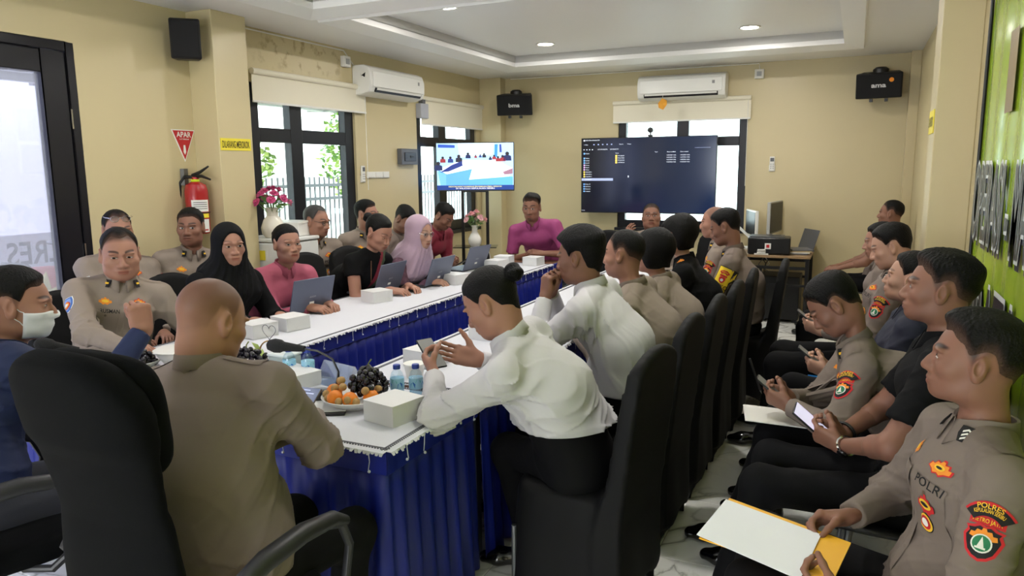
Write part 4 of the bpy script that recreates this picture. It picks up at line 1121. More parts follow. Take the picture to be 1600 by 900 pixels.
M_GRN = mat('embroidered green', (40, 120, 80), .8); M_WHT = mat('embroidered white', (230, 228, 220), .8); M_BLK = mat('embroidered black', (20, 18, 20), .8); M_MAR = mat('embroidered maroon', (120, 26, 40), .8)
def chest_pt(p, side, down, lat):
    """point on the chest axis; side +1 = wearer's right"""
    return p.N-p.ut*down+p.rs*side*lat
def uniform(p, name=None, polri=True, left_arm=True, right_arm=True, rank='bars', detail=1):
    u, f = p.ut, p.fs
    for s in (1, -1):     # breast pockets with flaps
        c = chest_pt(p, s, .220, .075)
        patch(p, 'breast_pocket', [('rect', .115, .125, p.cu)], c, -f, u, base=.0018)
        patch(p, 'pocket_flap', [('rect', .120, .045, p.cu)], c+u*.058, -f, u, base=.0042)
        patch(p, 'button', [('oval', .012, .012, mat('taupe button', (96, 84, 70), .4))], c+u*.048, -f, u, base=.0062)
    patch(p, 'button_placket', [('rect', .034, .30, p.cu)], p.N-u*.26, -f, u, base=.0016)
    for s in (1, -1):     # shoulder straps
        S = p.J['R' if s == 1 else 'L'][0]; A = p.N+p.rs*s*.06
        c = A*.42+S*.58
        patch(p, 'shoulder_strap', [('rect', .052, .115, p.cu), ('oval', .010, .010, mat('taupe button'), 0, -.047)], c, -u, p.rs*-s, base=.003)
    cl = chest_pt(p, -1, .140, .078); cr = chest_pt(p, 1, .140, .078)
    if polri: patch(p, 'service_name', [('T:POLRI', .098, .021, M_THREAD)], cl-u*.008, -f, u, base=.0052, label='black stitched letters POLRI')
    if name: patch(p, 'name_tape', [('T:'+name, .088, .020, M_THREAD)], cr-u*.008-p.rs*.022, -f, u, base=.0052, label='black stitched letters '+name)
    patch(p, 'chest_badge', [('wing', .074, .040, M_RED), ('wing', .064, .032, M_ORA), ('oval', .03, .014, M_YEL), ('oval', .018, .006, M_BLK)], cl+u*.040, -f, u, base=.002, label='red and gold winged chest badge')
    patch(p, 'chest_badge', [('wing', .060, .036, M_ORA), ('oval', .032, .014, M_YEL)], cr+u*.040, -f, u, base=.002, label='orange winged chest badge')
    patch(p, 'pocket_badge', [('oval', .046, .046, M_BLK), ('oval', .042, .042, M_YEL), ('oval', .032, .032, M_RED), ('oval', .02, .02, M_WHT)], cl-u*.105+p.rs*.01, -f, u, base=.0035, label='round yellow and red pocket badge')
    for k, on in (('L', left_arm), ('R', right_arm)):
        if not on: continue
        S, E, W, *_ = p.J[k]; s = 1 if k == 'R' else -1
        ax = nrm(E-S); o = p.rs*s*.85+p.fs*.55; o = nrm(o-ax*(o@ax)); c = S+ax*.085
        if k == 'L':
            patch(p, 'unit_title', [('arc', .105, .034, M_RED), ('arc', .097, .026, M_BLK, 0, -.004), ('T:POLRES', .052, .011, M_YEL, 0, -.003, .09), ('T:KEPULAUAN SERIBU', .060, .0085, M_YEL, 0, -.014, .08)], c-ax*.030, -o, -ax, base=.0042, label='red edged arched title reading POLRES KEPULAUAN SERIBU')
            patch(p, 'region_patch', [('rect', .068, .017, M_RED, 0, .046), ('T:METRO JAYA', .056, .0095, M_YEL, 0, .046), ('shield', .078, .080, M_RED), ('shield', .066, .068, M_BLK), ('wing', .054, .03, M_ORA, 0, .016), ('oval', .040, .040, M_WHT, 0, -.002), ('oval', .034, .034, M_GRN, 0, -.002), ('tri', .014, .024, M_WHT, 0, .001), ('rect', .02, .004, M_WHT, 0, -.012)], c+ax*.052, -o, -ax, label='red shield patch with green roundel under METRO JAYA')
        else:
            patch(p, 'shield_patch', [('crest', .078, .088, M_WHT), ('crest', .072, .082, M_BLU), ('crest', .058, .066, mat('embroidered pale blue', (120, 150, 205), .8)), ('oval', .044, .040, M_RED, 0, -.003), ('oval', .036, .032, M_ORA, 0, -.003), ('wing', .026, .018, M_WHT, 0, -.003)], c+ax*.03, -o, -ax, label='blue shield patch with a red and orange roundel')
    C0, zd, rd, fd, r0, h = p.cf
    for s in (1, -1):     # rank tabs on the collar points
        a = radians(s*132); d = -fd*cos(a)+rd*sin(a); c = C0+d*(r0+.025)+zd*(-.004)
        n_ = nrm(d*.8+zd*.45); t_ = nrm(zd-n_*(zd@n_)); r_ = np.cross(n_, t_)*-1
        b = MB()
        def pl(w, h_, off, oy=0): o_ = c+n_*off+t_*oy; b.add([o_-p.origin+r_*x*w+t_*y*h_ for x, y in ((-.5, -.5), (.5, -.5), (.62, 0), (.5, .5), (-.5, .5), (-.62, 0))], [(0, 1, 2, 3, 4, 5)])
        b.mat(0); pl(.032, .042, .004)
        b.mat(1)
        if rank == 'bars': pl(.018, .010, .006)
        else:
            for oy in (-.009, .001, .011):
                for q in (-1, 1): b.add([c+n_*.006+t_*(oy+dy)-p.origin+r_*x for x, dy in ((0, .004), (q*.011, -.003), (q*.011, -.008), (0, -.001))], [(0, 1, 2, 3)])
        o = b.build('rank_tab', [M_BLK, M_YEL if rank == 'bars' else M_WHT], p.shirt, smooth=0); o.modifiers.new('thick', 'SOLIDIFY').thickness = .0016

# ---- headscarf
def headscarf(p, m, seed=0, length=.2, wide=.02):
    Hc, RH, N, ut, rs, fs = p.Hc, p.RH, p.N, p.ut, p.rs, p.fs
    def loc(x): return Hc+RH@A3(x)
    prims = [Ell(loc((0, -.022, .024)), (.094, .116, .108), RH), Ell(loc((0, .005, -.06)), (.088, .092, .08), RH),
             Prim(loc((0, -.02, -.08)), N-ut*.02+fs*.02, rs, .085, .085, .12, .10), Prim(N-ut*.0+fs*.015, N-ut*.10+fs*.04, rs, .14, .10, .195+wide, .125),
             Prim(N-ut*.10+fs*.045, N-ut*(.12+length*.6)+fs*.07, rs, .17, .115, .12, .085), Prim(N-ut*.06-fs*.02, N-ut*.16-fs*.03, rs, .17, .12, .16, .115)]
    f0, lo, hi = union(prims, .05)
    op = [Ell(loc((0, .125, -.020)), (.058, .085, .092), RH), Ell(loc((0, .072, -.016)), (.0590, .055, .090), RH)]
    O = random.Random(seed).uniform(0, 6)
    def f(P):
        d = f0(P); q = (P-Hc)@RH; z = q[:, 2]
        a = np.arctan2(q[:, 0], q[:, 1])
        fold = (1-np.abs(np.sin(7*a+22*(P@ut)+2*np.sin(14*q[:, 0])+O)))**2
        d = d-.009*fold*np.clip((-.07-z)/.08, 0, 1)-.0025*np.sin(18*a+30*z)*np.clip((-.0-z)/.1, 0, 1)
        for o in op: d = smax(d, -o(P), .012)
        return d
    v, q = sdf_mesh(f, lo-.05, hi+.05, p.res)
    return obj('headscarf', np_mesh('headscarf', v-p.origin, q, m), p.body)
def glasses(p, m, z=.0, y=.094, up=0.):
    b = MB(); R = p.RH
    def L(x): return p.Hc+R@A3(x)-p.origin
    for s in (1, -1):
        b.tube([L((s*.033+.024*cos(a*pi/8), y-.004*abs(cos(a*pi/8))+up, z+.018*sin(a*pi/8))) for a in range(16)], .0016, 6, closed=True)
        b.tube([L((s*.057, y-.006+up, z+.006)), L((s*.076, y-.03+up, z+.008)), L((s*.079, .0+up, z+.010))], .0017, 6)
    b.tube([L((-.010, y+.001+up, z+.004)), L((0, y+.005+up, z+.008)), L((.010, y+.001+up, z+.004))], .0016, 6)
    o = b.build('glasses', m, p.body, smooth=60)
    for s in (1, -1):
        g = MB(); g.add([L((s*.033+.023*cos(a*pi/8), y-.001+up, z+.017*sin(a*pi/8))) for a in range(16)], [tuple(range(16))]); g.build('lens', glass_mat('spectacle lens', gloss=.12), o)
def watch(p, k, m, m2=None):
    S, E, W, fd, dr, pose = p.J[k]; ax = nrm(W-E); c = W-ax*.035; R = basis(ax, dr)
    b = MB(); b.tube([c-p.origin+R[:, 0]*.0345*cos(a*pi/9)+R[:, 2]*.0285*sin(a*pi/9) for a in range(18)], .006, 6, closed=True)
    o = b.build('wristwatch', m, p.body)
    MB().lathe([(.0, .0), (.017, 0), (.019, .004), (.017, .009), (0, .009)], 16, c-p.origin+R[:, 2]*.027, Matrix([list(r) for r in R])).build('watch_case', m2 or m, o)
def at_hand(p, k, y=.07, z=-.03, x=0):
    S, E, W, fd, dr, pose = p.J[k]; R = basis(fd, dr); return W+R@A3((x*(1 if k == 'R' else -1), y, z)), R

# ---------------------------------------------------------------- the people
def hold2(c, h, sep=.055, up=0., pose='hold', back=.10, Es=None, tilt=.0):
    c = A3(c); f = heading(h); r = heading(h+90); u = A3((0, 0, 1)); out = {}
    for s, k in ((1, 'R'), (-1, 'L')):
        out[k] = dict(w=c-f*back+r*s*sep*1.15-u*.015, f=f*.85-r*s*.30+u*(.28+up), d=r*s*.80-u*.50+f*.1, p=pose)
        if Es: out[k]['E'] = Es[0 if k == 'R' else 1]
    return out
def rest2(c, h, sep=.10, z=0., pose='relax', Es=None, inward=.35):
    """both hands lying palm down in front, on thighs or a table"""
    c = A3(c); f = heading(h); r = heading(h+90); out = {}
    for s, k in ((1, 'R'), (-1, 'L')):
        out[k] = dict(w=c+r*s*sep, f=f-r*s*inward-A3((0, 0, .12)), d=A3((0, 0, 1))+r*s*.25, p=pose)
        if Es: out[k]['E'] = Es[0 if k == 'R' else 1]
    return out
M_NAVY = mat('navy shirt cloth', (20, 34, 74), .75, bump=.1, bscale=26); M_BLKC = mat('black cloth', (9, 9, 11), .85, spec=.2, bump=.1, bscale=26)
M_PINK = mat('dusty pink blouse', (170, 82, 104), .75, bump=.12, bscale=26); M_MAUVE = mat('mauve scarf cloth', (172, 146, 164), .8, sheen=.2, bump=.08, bscale=40)
M_MAG = mat('magenta shirt cloth', (150, 60, 112), .75, bump=.15, bscale=60); M_PLUM = mat('plum patterned blouse', (98, 66, 82), .8, var=.35, vscale=40); M_DRED = mat('dark red shirt cloth', (122, 26, 48), .75, bump=.1, bscale=26)
M_NPOLO = mat('dark navy polo', (30, 32, 52), .8, bump=.1, bscale=26); M_JEAN = mat('dark jeans cloth', (34, 36, 46), .85, bump=.1, bscale=80); M_SCARFB = mat('black scarf cloth', (10, 10, 12), .85, spec=.2)
# -- foreground
p1 = make_person('man in a navy shirt and white face mask seated at the left edge, fist raised', (-2.66, 1.61, 1.185), 42, (-2.58, 1.38, .56), 15, sh=25, hp=6,
    arms=dict(R=dict(w=(-2.36, 1.86, 1.065), E=(-2.28, 1.78, .80), f=(-.05, -.08, 1), d=(.85, -.3, .1), p='fist'), L=dict(w=(-2.75, 1.95, .80), f=(.3, .9, -.1), d=(0, 0, 1), p='relax')),
    top=M_NAVY, trousers=M_JEAN, skin='tan', hair='short', face='man', open_=.6, sw=.19, hs=1.03)
p2 = make_person('bald officer in taupe uniform seen from behind, typing on a phone at the head table', (-1.60, 1.483, 1.233), 8, (-1.53, 1.42, .56), -4, sh=-8, hp=20,
    arms=dict(R=dict(w=(-1.565, 1.83, .85), E=(-1.33, 1.62, .80), f=(-.72, .68, .0), d=(.25, .35, .85), p='type'), L=dict(w=(-1.955, 1.94, .84), E=(-1.93, 1.70, .86), f=(.80, .55, .02), d=(-.2, .1, .9), p='type')),
    top=M_UNID, skin='tan', hair=None, shave=.5, face='round', fat=.0, belly=.05, sw=.207, hs=.96, open_=0, chest=1.08, legs=[((-1.40, 1.80, .50), (-1.42, 1.74, .10)), ((-1.64, 1.80, .50), (-1.66, 1.74, .10))], res=.0058, neck=.125, wr=.9)
uniform(p2, left_arm=False, right_arm=False)
p29 = make_person('young officer in taupe uniform at the right foreground holding a yellow envelope', (.285, 2.055, 1.172), -82, (.23, 2.03, .50), -92, sh=-102, hp=-4,
    arms=dict(R=dict(w=(.035, 2.125, .685), f=(-1, -.25, -.12), d=(.1, .75, .65), p='hold', E=(.20, 2.36, .74)), L=dict(w=(.035, 1.80, .615), f=(-.95, .28, .16), d=(-.1, -.6, -.75), p='hold', E=(.26, 1.74, .68))),
    top=M_UNIR, skin='brown', hair='quiff', face='lean', shave=.58, open_=.9, sw=.19, hs=.945, neck=.178, res=.0056, legs=[((-.20, 2.30, .50), (-.30, 2.34, .10)), ((-.20, 2.00, .49), (-.27, 1.98, .10))])
uniform(p29, rank='chevrons', right_arm=False)
patch(p29, 'pocket_badge', [('wing', .056, .048, M_RED), ('oval', .040, .022, M_YEL), ('oval', .028, .010, M_BLK)], p29.N-p29.ut*.198-p29.rs*.078, -p29.fs, p29.ut, base=.0065, label='red and gold winged pocket badge below the POLRI letters')
p28 = make_person('young man in a black short-sleeved shirt holding a phone and looking across the room', (.27, 2.79, 1.235), -82, (.22, 2.76, .54), -90, sh=-88, hp=-4,
    arms=hold2((-.10, 2.74, .70), -90, .05, Es=((.16, 3.03, .76), (.18, 2.46, .80))), top=M_BLKC, sleeve='short', skin='brown', hair='quiff', face='lean', shave=.4, open_=.9, neck=.17, res=.0065, legs=[((-.24, 2.93, .51), (-.30, 2.95, .10)), ((-.25, 2.66, .51), (-.36, 2.66, .10))])
watch(p28, 'L', M_CHROME, mat('dark dial', (25, 25, 30), .2)); watch(p28, 'R', M_BLACK, M_BLACK)
patch(p28, 'snap_button', [('oval', .014, .014, M_STEEL)], p28.J['L'][0]*.35+p28.J['L'][1]*.65, (0, 1, 0), (0, 0, 1))
p27 = make_person('officer in taupe uniform bent forward over his phone and papers', (-.06, 3.28, 1.075), -92, (.20, 3.30, .53), -90, sh=-92, hp=44, hunch=.09,
    arms=hold2((-.30, 3.12, .70), -95, .05, Es=((.02, 3.52, .74), (.03, 2.95, .72))), top=M_UNIR, skin='brown', hair='short', face='man', shave=.4, open_=.35, res=.0065, legs=[((-.25, 3.44, .51), (-.30, 3.46, .10)), ((-.26, 3.18, .52), (-.40, 3.18, .10))])
uniform(p27, right_arm=False); watch(p27, 'L', M_BLACK)
p26 = make_person('person in a navy polo, face half hidden behind the man in black', (.25, 3.88, 1.12), -78, (.20, 3.86, .50), -90, hp=-6, arms=hold2((-.18, 3.78, .68), -95, .05), top=M_NPOLO, sleeve='short', skin='light', hair='short', face='woman', shave=0, open_=.8, hs=.98, sw=.17)
watch(p26, 'L', M_BLACK)
p25 = make_person('officer with a red shoulder patch looking down, before the right column', (.19, 4.64, 1.19), -88, (.08, 4.62, .54), -90, hp=20, arms=hold2((-.24, 4.55, .72), -92, .05), top=M_UNID, skin='light', hair='short', face='round', shave=.4, open_=.4)
uniform(p25, right_arm=False, rank='chevrons')
p24 = make_person('officer in grey-brown shirt holding a small white cup, beyond the right column', (.17, 5.74, 1.12), -90, (.18, 5.72, .52), -90, hp=10, arms=hold2((-.17, 5.66, .74), -90, .05), top=M_UNID, sleeve='short', skin='tan', hair='short', face='man', open_=.7)
p23 = make_person('officer sitting in the far right corner of the room looking left', (.305, 7.86, 1.19), -75, (.20, 7.86, .54), -90, hp=0, arms=rest2((-.12, 7.86, .66), -90), top=M_UNID, sleeve='short', skin='brown', hair='crop', face='man', shave=.5)
# -- right table
p16 = make_person('heavy man in a white shirt with a black hair bun, bent over his phone', (-1.215, 2.43, 1.150), -96, (-.90, 2.56, .555), -95, sh=-98, hp=34, hunch=.035,
    arms=dict(L=dict(w=(-1.445, 2.40, .855), E=(-1.20, 2.20, .82), f=(-.70, .55, .38), d=(-.35, -.55, -.35), p='hold'), R=dict(w=(-1.37, 2.62, .87), E=(-1.12, 2.80, .84), f=(-.8, -.45, .25), d=(-.1, .55, -.35), p='flat')),
    top=M_WSHIRT, skin='tan', hair='bun', face='round', fat=.05, belly=.09, sw=.20, hs=1.03, open_=.3, goatee=1, shave=.3, legs=[((-1.23, 2.86, .50), (-1.17, 2.86, .10)), ((-1.23, 2.62, .50), (-1.15, 2.64, .10))], res=.0058, chest=1.10, wr=2.0, hem=.14, neck=.135)
p17 = make_person('man in a white shirt with clasped hands against his mouth and thick black hair', (-1.12, 3.15, 1.245), -88, (-.87, 3.20, .555), -90, sh=-92, hp=10,
    arms=dict(L=dict(w=(-1.255, 3.075, 1.065), E=(-1.28, 2.94, .81), f=(.05, .15, 1), d=(-.55, -.75, .1), p='fist'), R=dict(w=(-1.265, 3.165, 1.07), E=(-1.30, 3.36, .81), f=(.03, -.12, 1), d=(-.75, .55, .1), p='clasp')),
    top=M_WSHIRT, skin='brown', hair='full', face='man', fat=.03, belly=.05, sw=.20, open_=.3, shave=.35, res=.0065, wr=2.0, chest=1.05, hem=.09, neck=.138)
p18 = make_person('officer with spiky cropped hair and a yellow lanyard at the right table', (-1.07, 3.68, 1.20), -82, (-.85, 3.74, .55), -90, hp=4, arms=rest2((-1.30, 3.70, .80), -90, .12), top=M_UNI, skin='tan', hair='crop', shave=.45, face='lean', open_=.7)
uniform(p18, left_arm=False, right_arm=False)
p19 = make_person('officer with bobbed black hair and taupe uniform at the right table', (-1.045, 4.18, 1.165), -80, (-.84, 4.24, .54), -90, hp=2, arms=rest2((-1.30, 4.22, .80), -90, .10), top=M_UNI, skin='tan', hair='bob', face='woman', shave=0, open_=.7, sw=.168)
uniform(p19, left_arm=False, right_arm=False)
p20 = make_person('woman in black with bobbed black hair and orange shoulder badges', (-1.03, 4.76, 1.21), -108, (-.83, 4.80, .55), -95, hp=4, arms=rest2((-1.30, 4.76, .80), -92, .10), top=M_BLKC, skin='light', hair='bob', face='woman', shave=0, open_=.4, sw=.168, collar=True)
patch(p20, 'shoulder_badge', [('wing', .05, .05, M_ORA)], p20.N*.3+p20.J['L'][0]*.7, -p20.ut, p20.rs, base=.003)
p22 = make_person('officer wearing a yellow POSKO armband at the right table', (-.825, 5.35, 1.22), -86, (-.68, 5.38, .56), -92, hp=22, arms=rest2((-1.04, 5.34, .80), -92, .08, Es=((-.78, 5.66, .76), (-.76, 5.06, .76))), top=M_UNID, skin='brown', hair='short', face='man', shave=.4, open_=.3, belly=.05)
uniform(p22, left_arm=False, right_arm=False)
S, E, W, *_ = p22.J['L']; _ax = nrm(E-S); _o = nrm(A3((.05, -1, .15))-_ax*(A3((.05, -1, .15))@_ax)); M_ARM = mat('yellow armband cloth', (240, 205, 40), .7)
patch(p22, 'armband', [('rect', .150, .185, M_BLK), ('rect', .140, .175, M_ARM), ('arc', .075, .022, M_RED, 0, .065), ('T:POLRES', .045, .009, M_YEL, 0, .057, .06), ('rect', .05, .012, M_RED, 0, .03), ('shield', .046, .044, M_RED, 0, .002), ('oval', .02, .02, M_WHT, 0, .0), ('T:POSKO', .112, .030, M_BLK, 0, -.042), ('T:PAM PEMILU', .085, .011, M_BLK, 0, -.066)], S+_ax*.12, -_o, -_ax, label='yellow armband with the word POSKO in black', base=.004)
p21 = make_person('bald officer half hidden behind the officer with the yellow armband', (-.99, 5.90, 1.215), -92, (-.90, 5.96, .55), -95, hp=6, arms=rest2((-1.26, 5.86, .80), -95, .10), top=M_UNI, skin='tan', hair=None, shave=.25, face='man', open_=.6)
uniform(p21, right_arm=False)
# -- far end
p14 = make_person('man in a magenta short-sleeved shirt leaning on the far end of the left table', (-2.86, 6.66, 1.265), 172, (-2.83, 7.02, .57), 180, sh=172, hp=8, hs=1.06,
    arms=dict(R=dict(w=(-2.88, 6.62, .81), E=(-3.10, 6.72, .80), f=(.95, .05, .02), d=(.1, -.3, .9), p='relax'), L=dict(w=(-2.72, 6.58, .83), E=(-2.56, 6.72, .80), f=(-.6, -.3, .12), d=(.3, -.3, .8), p='relax')),
    top=M_MAG, sleeve='short', skin='brown', hair='quiff', face='lean', goatee=1, shave=.35, sw=.205, open_=.8, gaze=(-.002, 0), res=.009, tall=1.05, neck=.145)
p15 = make_person('officer sitting below the large screen with his head tipped back', (-1.745, 6.93, 1.18), 165, (-1.76, 7.08, .53), 178, hp=-8, arms=dict(R=dict(w=(-1.93, 6.76, .98), E=(-1.98, 6.85, .75), f=(.3, -.1, 1), d=(-.3, -.9, .2), p='relax'), L=dict(w=(-1.62, 6.80, .66), f=(-.3, -1, -.1), d=(0, 0, 1))), top=M_UNI, skin='brown', hair='crop', shave=.45, face='round', open_=.7)
uniform(p15, right_arm=False, left_arm=False)
# -- left table
p3 = make_person('officer with a name tape and blue shield patch facing the camera at the left table', (-3.46, 2.63, 1.22), 122, (-3.56, 2.58, .54), 100, sh=118, hp=8, hs=1.07, fat=.03, belly=.05,
    neck=.132, arms=dict(R=dict(w=(-3.14, 2.38, .80), E=(-3.44, 2.24, .80), f=(.95, .25, 0), d=(.1, -.1, 1), p='relax'), L=dict(w=(-3.12, 2.74, .80), E=(-3.42, 2.95, .80), f=(.9, -.2, 0), d=(0, .1, 1), p='relax')),
    top=M_UNI, skin='tan', hair='recede', face='round', shave=.45, open_=.7, gaze=(.003, -.001), sw=.20, res=.0062, chest=1.05)
uniform(p3, name='RUSMAN', left_arm=False)
p4 = make_person('woman in a black headscarf and black top at the left table', (-3.32, 3.24, 1.215), 116, (-3.56, 3.28, .54), 92, sh=105, hp=4, hs=1.02,
    arms=rest2((-3.08, 3.26, .79), 95, .10), top=M_BLKC, skin='tan', hair=None, face='woman', shave=0, open_=.8, sw=.17, collar=False)
headscarf(p4, M_SCARFB, 1, length=.24)
p5 = make_person('woman in a dusty pink blouse with tied-back black hair at the left table', (-3.33, 3.74, 1.175), 112, (-3.56, 3.80, .54), 92, sh=108, hp=2, arms=rest2((-3.08, 3.72, .79), 95, .08), top=M_PINK, skin='tan', hair='bun', face='woman', shave=0, open_=.9, sw=.172, lips=(.80, .50, .50), gaze=(.003, .002))
p6 = make_person('woman in a dark cap-sleeved dress with a woven red sash, looking down at a laptop', (-3.14, 4.50, 1.19), 98, (-3.53, 4.50, .54), 90, sh=95, hp=28, hunch=.07, arms=rest2((-2.98, 4.50, .79), 95, .11, pose='type'), top=M_BLKC, sleeve='cap', skin='tan', hair='bun', face='woman', shave=0, open_=.3, sw=.172, collar=False, hs=1.03)
p7 = make_person('woman in a mauve headscarf and glasses working at a laptop', (-3.03, 4.88, 1.165), 100, (-3.48, 5.02, .54), 88, sh=92, hp=12, hunch=.06, arms=rest2((-2.95, 4.98, .79), 92, .10, pose='type'), top=M_PLUM, skin='light', hair=None, face='woman', shave=0, open_=.6, sw=.172, collar=False, hs=1.02)
headscarf(p7, M_MAUVE, 2, length=.30); glasses(p7, M_CHROME)
# -- against the left wall
p8 = make_person('officer with spectacles pushed up on his head behind the blue-patched officer', (-4.13, 3.14, 1.285), 112, (-4.16, 3.08, .54), 98, sh=110, hp=4, arms=rest2((-3.84, 3.06, .66), 98), top=M_UNI, skin='tan', hair='recede', face='man', shave=.4)
uniform(p8, left_arm=True, right_arm=True); glasses(p8, M_CHROME, z=.078, y=.075, up=.0)
p9 = make_person('young officer below the fire extinguisher, face turned to the left', (-3.99, 3.57, 1.275), 148, (-4.16, 3.60, .54), 98, sh=118, hp=0, arms=rest2((-3.84, 3.62, .66), 95), top=M_UNI, skin='brown', hair='short', face='man', shave=.45, gaze=(-.004, 0))
uniform(p9, name='SUFIRMAN', left_arm=False)
p10 = make_person('heavy officer with glasses and folded hands against the left wall', (-4.04, 4.91, 1.224), 85, (-4.17, 4.98, .54), 105, sh=115, hp=10, hs=1.04, fat=.05, belly=.11, chest=1.12, arms=rest2((-3.84, 4.86, .70), 110, .07), top=M_UNI, skin='tan', hair='recede', hair_m=M_HAIRG, face='round', shave=.3, open_=.5)
uniform(p10); glasses(p10, M_BLACK)
p11 = make_person('officer looking right, seated beyond the heavy officer with glasses', (-3.88, 5.39, 1.255), 84, (-4.12, 5.46, .55), 98, sh=110, hp=2, arms=rest2((-3.82, 5.4, .66), 98), top=M_UNI, skin='tan', hair='short', face='man', shave=.4)
uniform(p11, left_arm=False)
p12 = make_person('officer with his head bowed, between the dark-dressed woman and the mauve headscarf', (-3.825, 5.90, 1.178), 95, (-4.12, 5.93, .55), 95, hp=42, hunch=.09, arms=rest2((-3.7, 5.92, .68), 95), top=M_UNID, skin='brown', hair='short', face='man', open_=0)
p13 = make_person('man in a dark red shirt with bowed head near the smaller screen', (-3.63, 6.30, 1.185), 95, (-4.0, 6.4, .55), 95, hp=38, hunch=.09, arms=hold2((-3.45, 6.22, .74), 95), top=M_DRED, skin='brown', hair='short', face='man', open_=0, trousers=M_JEAN)
# -- worn extras
def face_mask(p, m):
    sc = 1.035; f = head_sdf('man'); vs = []; n = 14; R = p.RH; k = 12
    for i in range(k+1):
        for j in range(n+1):
            z = -.020-.092*i/k; a = radians(-72+144*j/n)
            r = .02; d = A3((sin(a), cos(a), 0))
            rr = np.linspace(.02, .16, 120); G = f(A3((0, 0, z))+rr[:, None]*d); h = rr[np.max(np.nonzero(G < 0)[0])] if (G < 0).any() else .05
            h = max(h, (.074+.024*cos(a)**3*sin(pi*min(1, i/k*1.05))) if abs(a) < .55 else 0)+.004
            vs.append(p.Hc+R@((A3((0, 0, z))+d*h)*sc)-p.origin)
    b = MB(); b.add(vs, [(i*(n+1)+j, i*(n+1)+j+1, (i+1)*(n+1)+j+1, (i+1)*(n+1)+j) for i in range(k) for j in range(n)])
    o = b.build('face_mask', m, p.body, smooth=180); o.modifiers.new('thick', 'SOLIDIFY').thickness = .0015
    for s in (1, -1):
        for z in (-.028, -.095):
            MB().tube([p.Hc+R@A3(q)-p.origin for q in ((s*.064, .045, z), (s*.076, .015, z*.55), (s*.083, -.012, .012 if z > -.05 else -.032), (s*.083, -.022, -.006))], .0016, 6).build('ear_loop', m, o)
face_mask(p1, mat('white mask fabric', (222, 225, 228), .8))
def lanyard(p, m, parent_name='lanyard', L=.30):
    b = MB()
    for s in (1, -1):
        q = project(p, [(s*.06, -.02), (s*.052, -.08), (s*.035, -.16), (s*.012, -L)], p.N, -p.fs, p.ut, .004)
        b.tube(q, .0035, 6)
    b.build(parent_name, m, p.body)
lanyard(p6, mat('brown cord', (120, 84, 60), .7)); lanyard(p18, M_YEL); lanyard(p4, mat('brown cord', (120, 84, 60), .7))
def sash(p):
    ms = [mat('woven red', (130, 30, 48), .8), mat('woven green', (70, 84, 60), .8)]
    b = MB(); S = p.J['R'][0]
    for i, (x0, x1) in enumerate(((-.05, -.005), (-.005, .03))):
        b.mat(i); pts = []; n = 10
        for k in range(n+1):
            t = k/n
            for x in (x0, (x0+x1)/2, x1): pts.append((.10+x-.12*t, .035-.30*t))
        b.add(project(p, pts, p.N, -p.fs, p.ut, .004), [(k*3+j, k*3+j+1, k*3+j+4, k*3+j+3) for k in range(n) for j in range(2)])
    b.build('woven_sash', ms, p.shirt, smooth=60)
sash(p6)

# ================================================================ wall fittings
def air_con(x, y, z, rz, L, label):
    t = thing('air_conditioner', label, 'air conditioner', (x, y, z), rz)     # local: back at y=0, front towards -y, z centre
    pr = [(0, -.14), (0, .14), (-.13, .14), (-.19, .115), (-.215, .05), (-.215, -.06), (-.19, -.115), (-.10, -.14)]
    b = MB(); b.prism([(q[0], q[1]) for q in pr], -L/2, L/2, Matrix(((0, 0, 1), (1, 0, 0), (0, 1, 0)))); b.build('casing', M_WHITE, t, bev=.008)
    MB().box((0, -.219, .005), (L-.07, .008, .145)).build('front_panel', mat('gloss white plastic', (236, 236, 232), .2), t, bev=.003)
    MB().box((0, -.206, -.093), (L-.16, .02, .040), Matrix.Rotation(.55, 3, 'X')).build('air_outlet', M_BLACK, t)
    MB().box((0, -.222, -.083), (L-.18, .006, .022), Matrix.Rotation(.35, 3, 'X')).build('louver', M_WHITE, t)
    MB().box((L/2-.13, -.2245, .03), (.028, .003, .034)).build('status_light_badge', mat('grey badge', (150, 150, 150), .5), t)
    return t
ac1 = air_con(XL, 6.555, 2.495, 90, .98, 'white air conditioner high on the left wall between two blinds')
b = MB()
for s in (-1, 1): b.add([(-.493, -.11, .04), (-.493, -.13+s*.028, .065), (-.493, -.13+s*.02, .02)], [(0, 1, 2)])
b.build('side_sticker', M_BLK, ac1, smooth=0)
ac2 = air_con(-1.885, YF, 2.545, 0, 1.0, 'white air conditioner high on the far wall above the screen')
tg = thing('orange_tag', 'crumpled orange paper tag hanging from the far air conditioner', 'tag', (-2.07, 8.62, 2.36))
b = MB(); b.add([(-.05, 0, .0), (0, -.012, .055), (.05, .006, .03), (.055, -.01, -.02), (.01, .005, -.075), (-.04, -.008, -.05), (0, .01, -.01)], [(0, 1, 6), (1, 2, 6), (2, 3, 6), (3, 4, 6), (4, 5, 6), (5, 0, 6)])
o = b.build('paper', mat('orange paper', (226, 160, 50), .7), tg, smooth=0); o.modifiers.new('t', 'SOLIDIFY').thickness = .002
MB().tube([(0, 0, .05), (0, .02, .09)], .002, 6).build('string', M_WHITE, tg)
M_BLIND = mat('cream blind fabric', (232, 226, 206), .8, bump=.03, bscale=300)
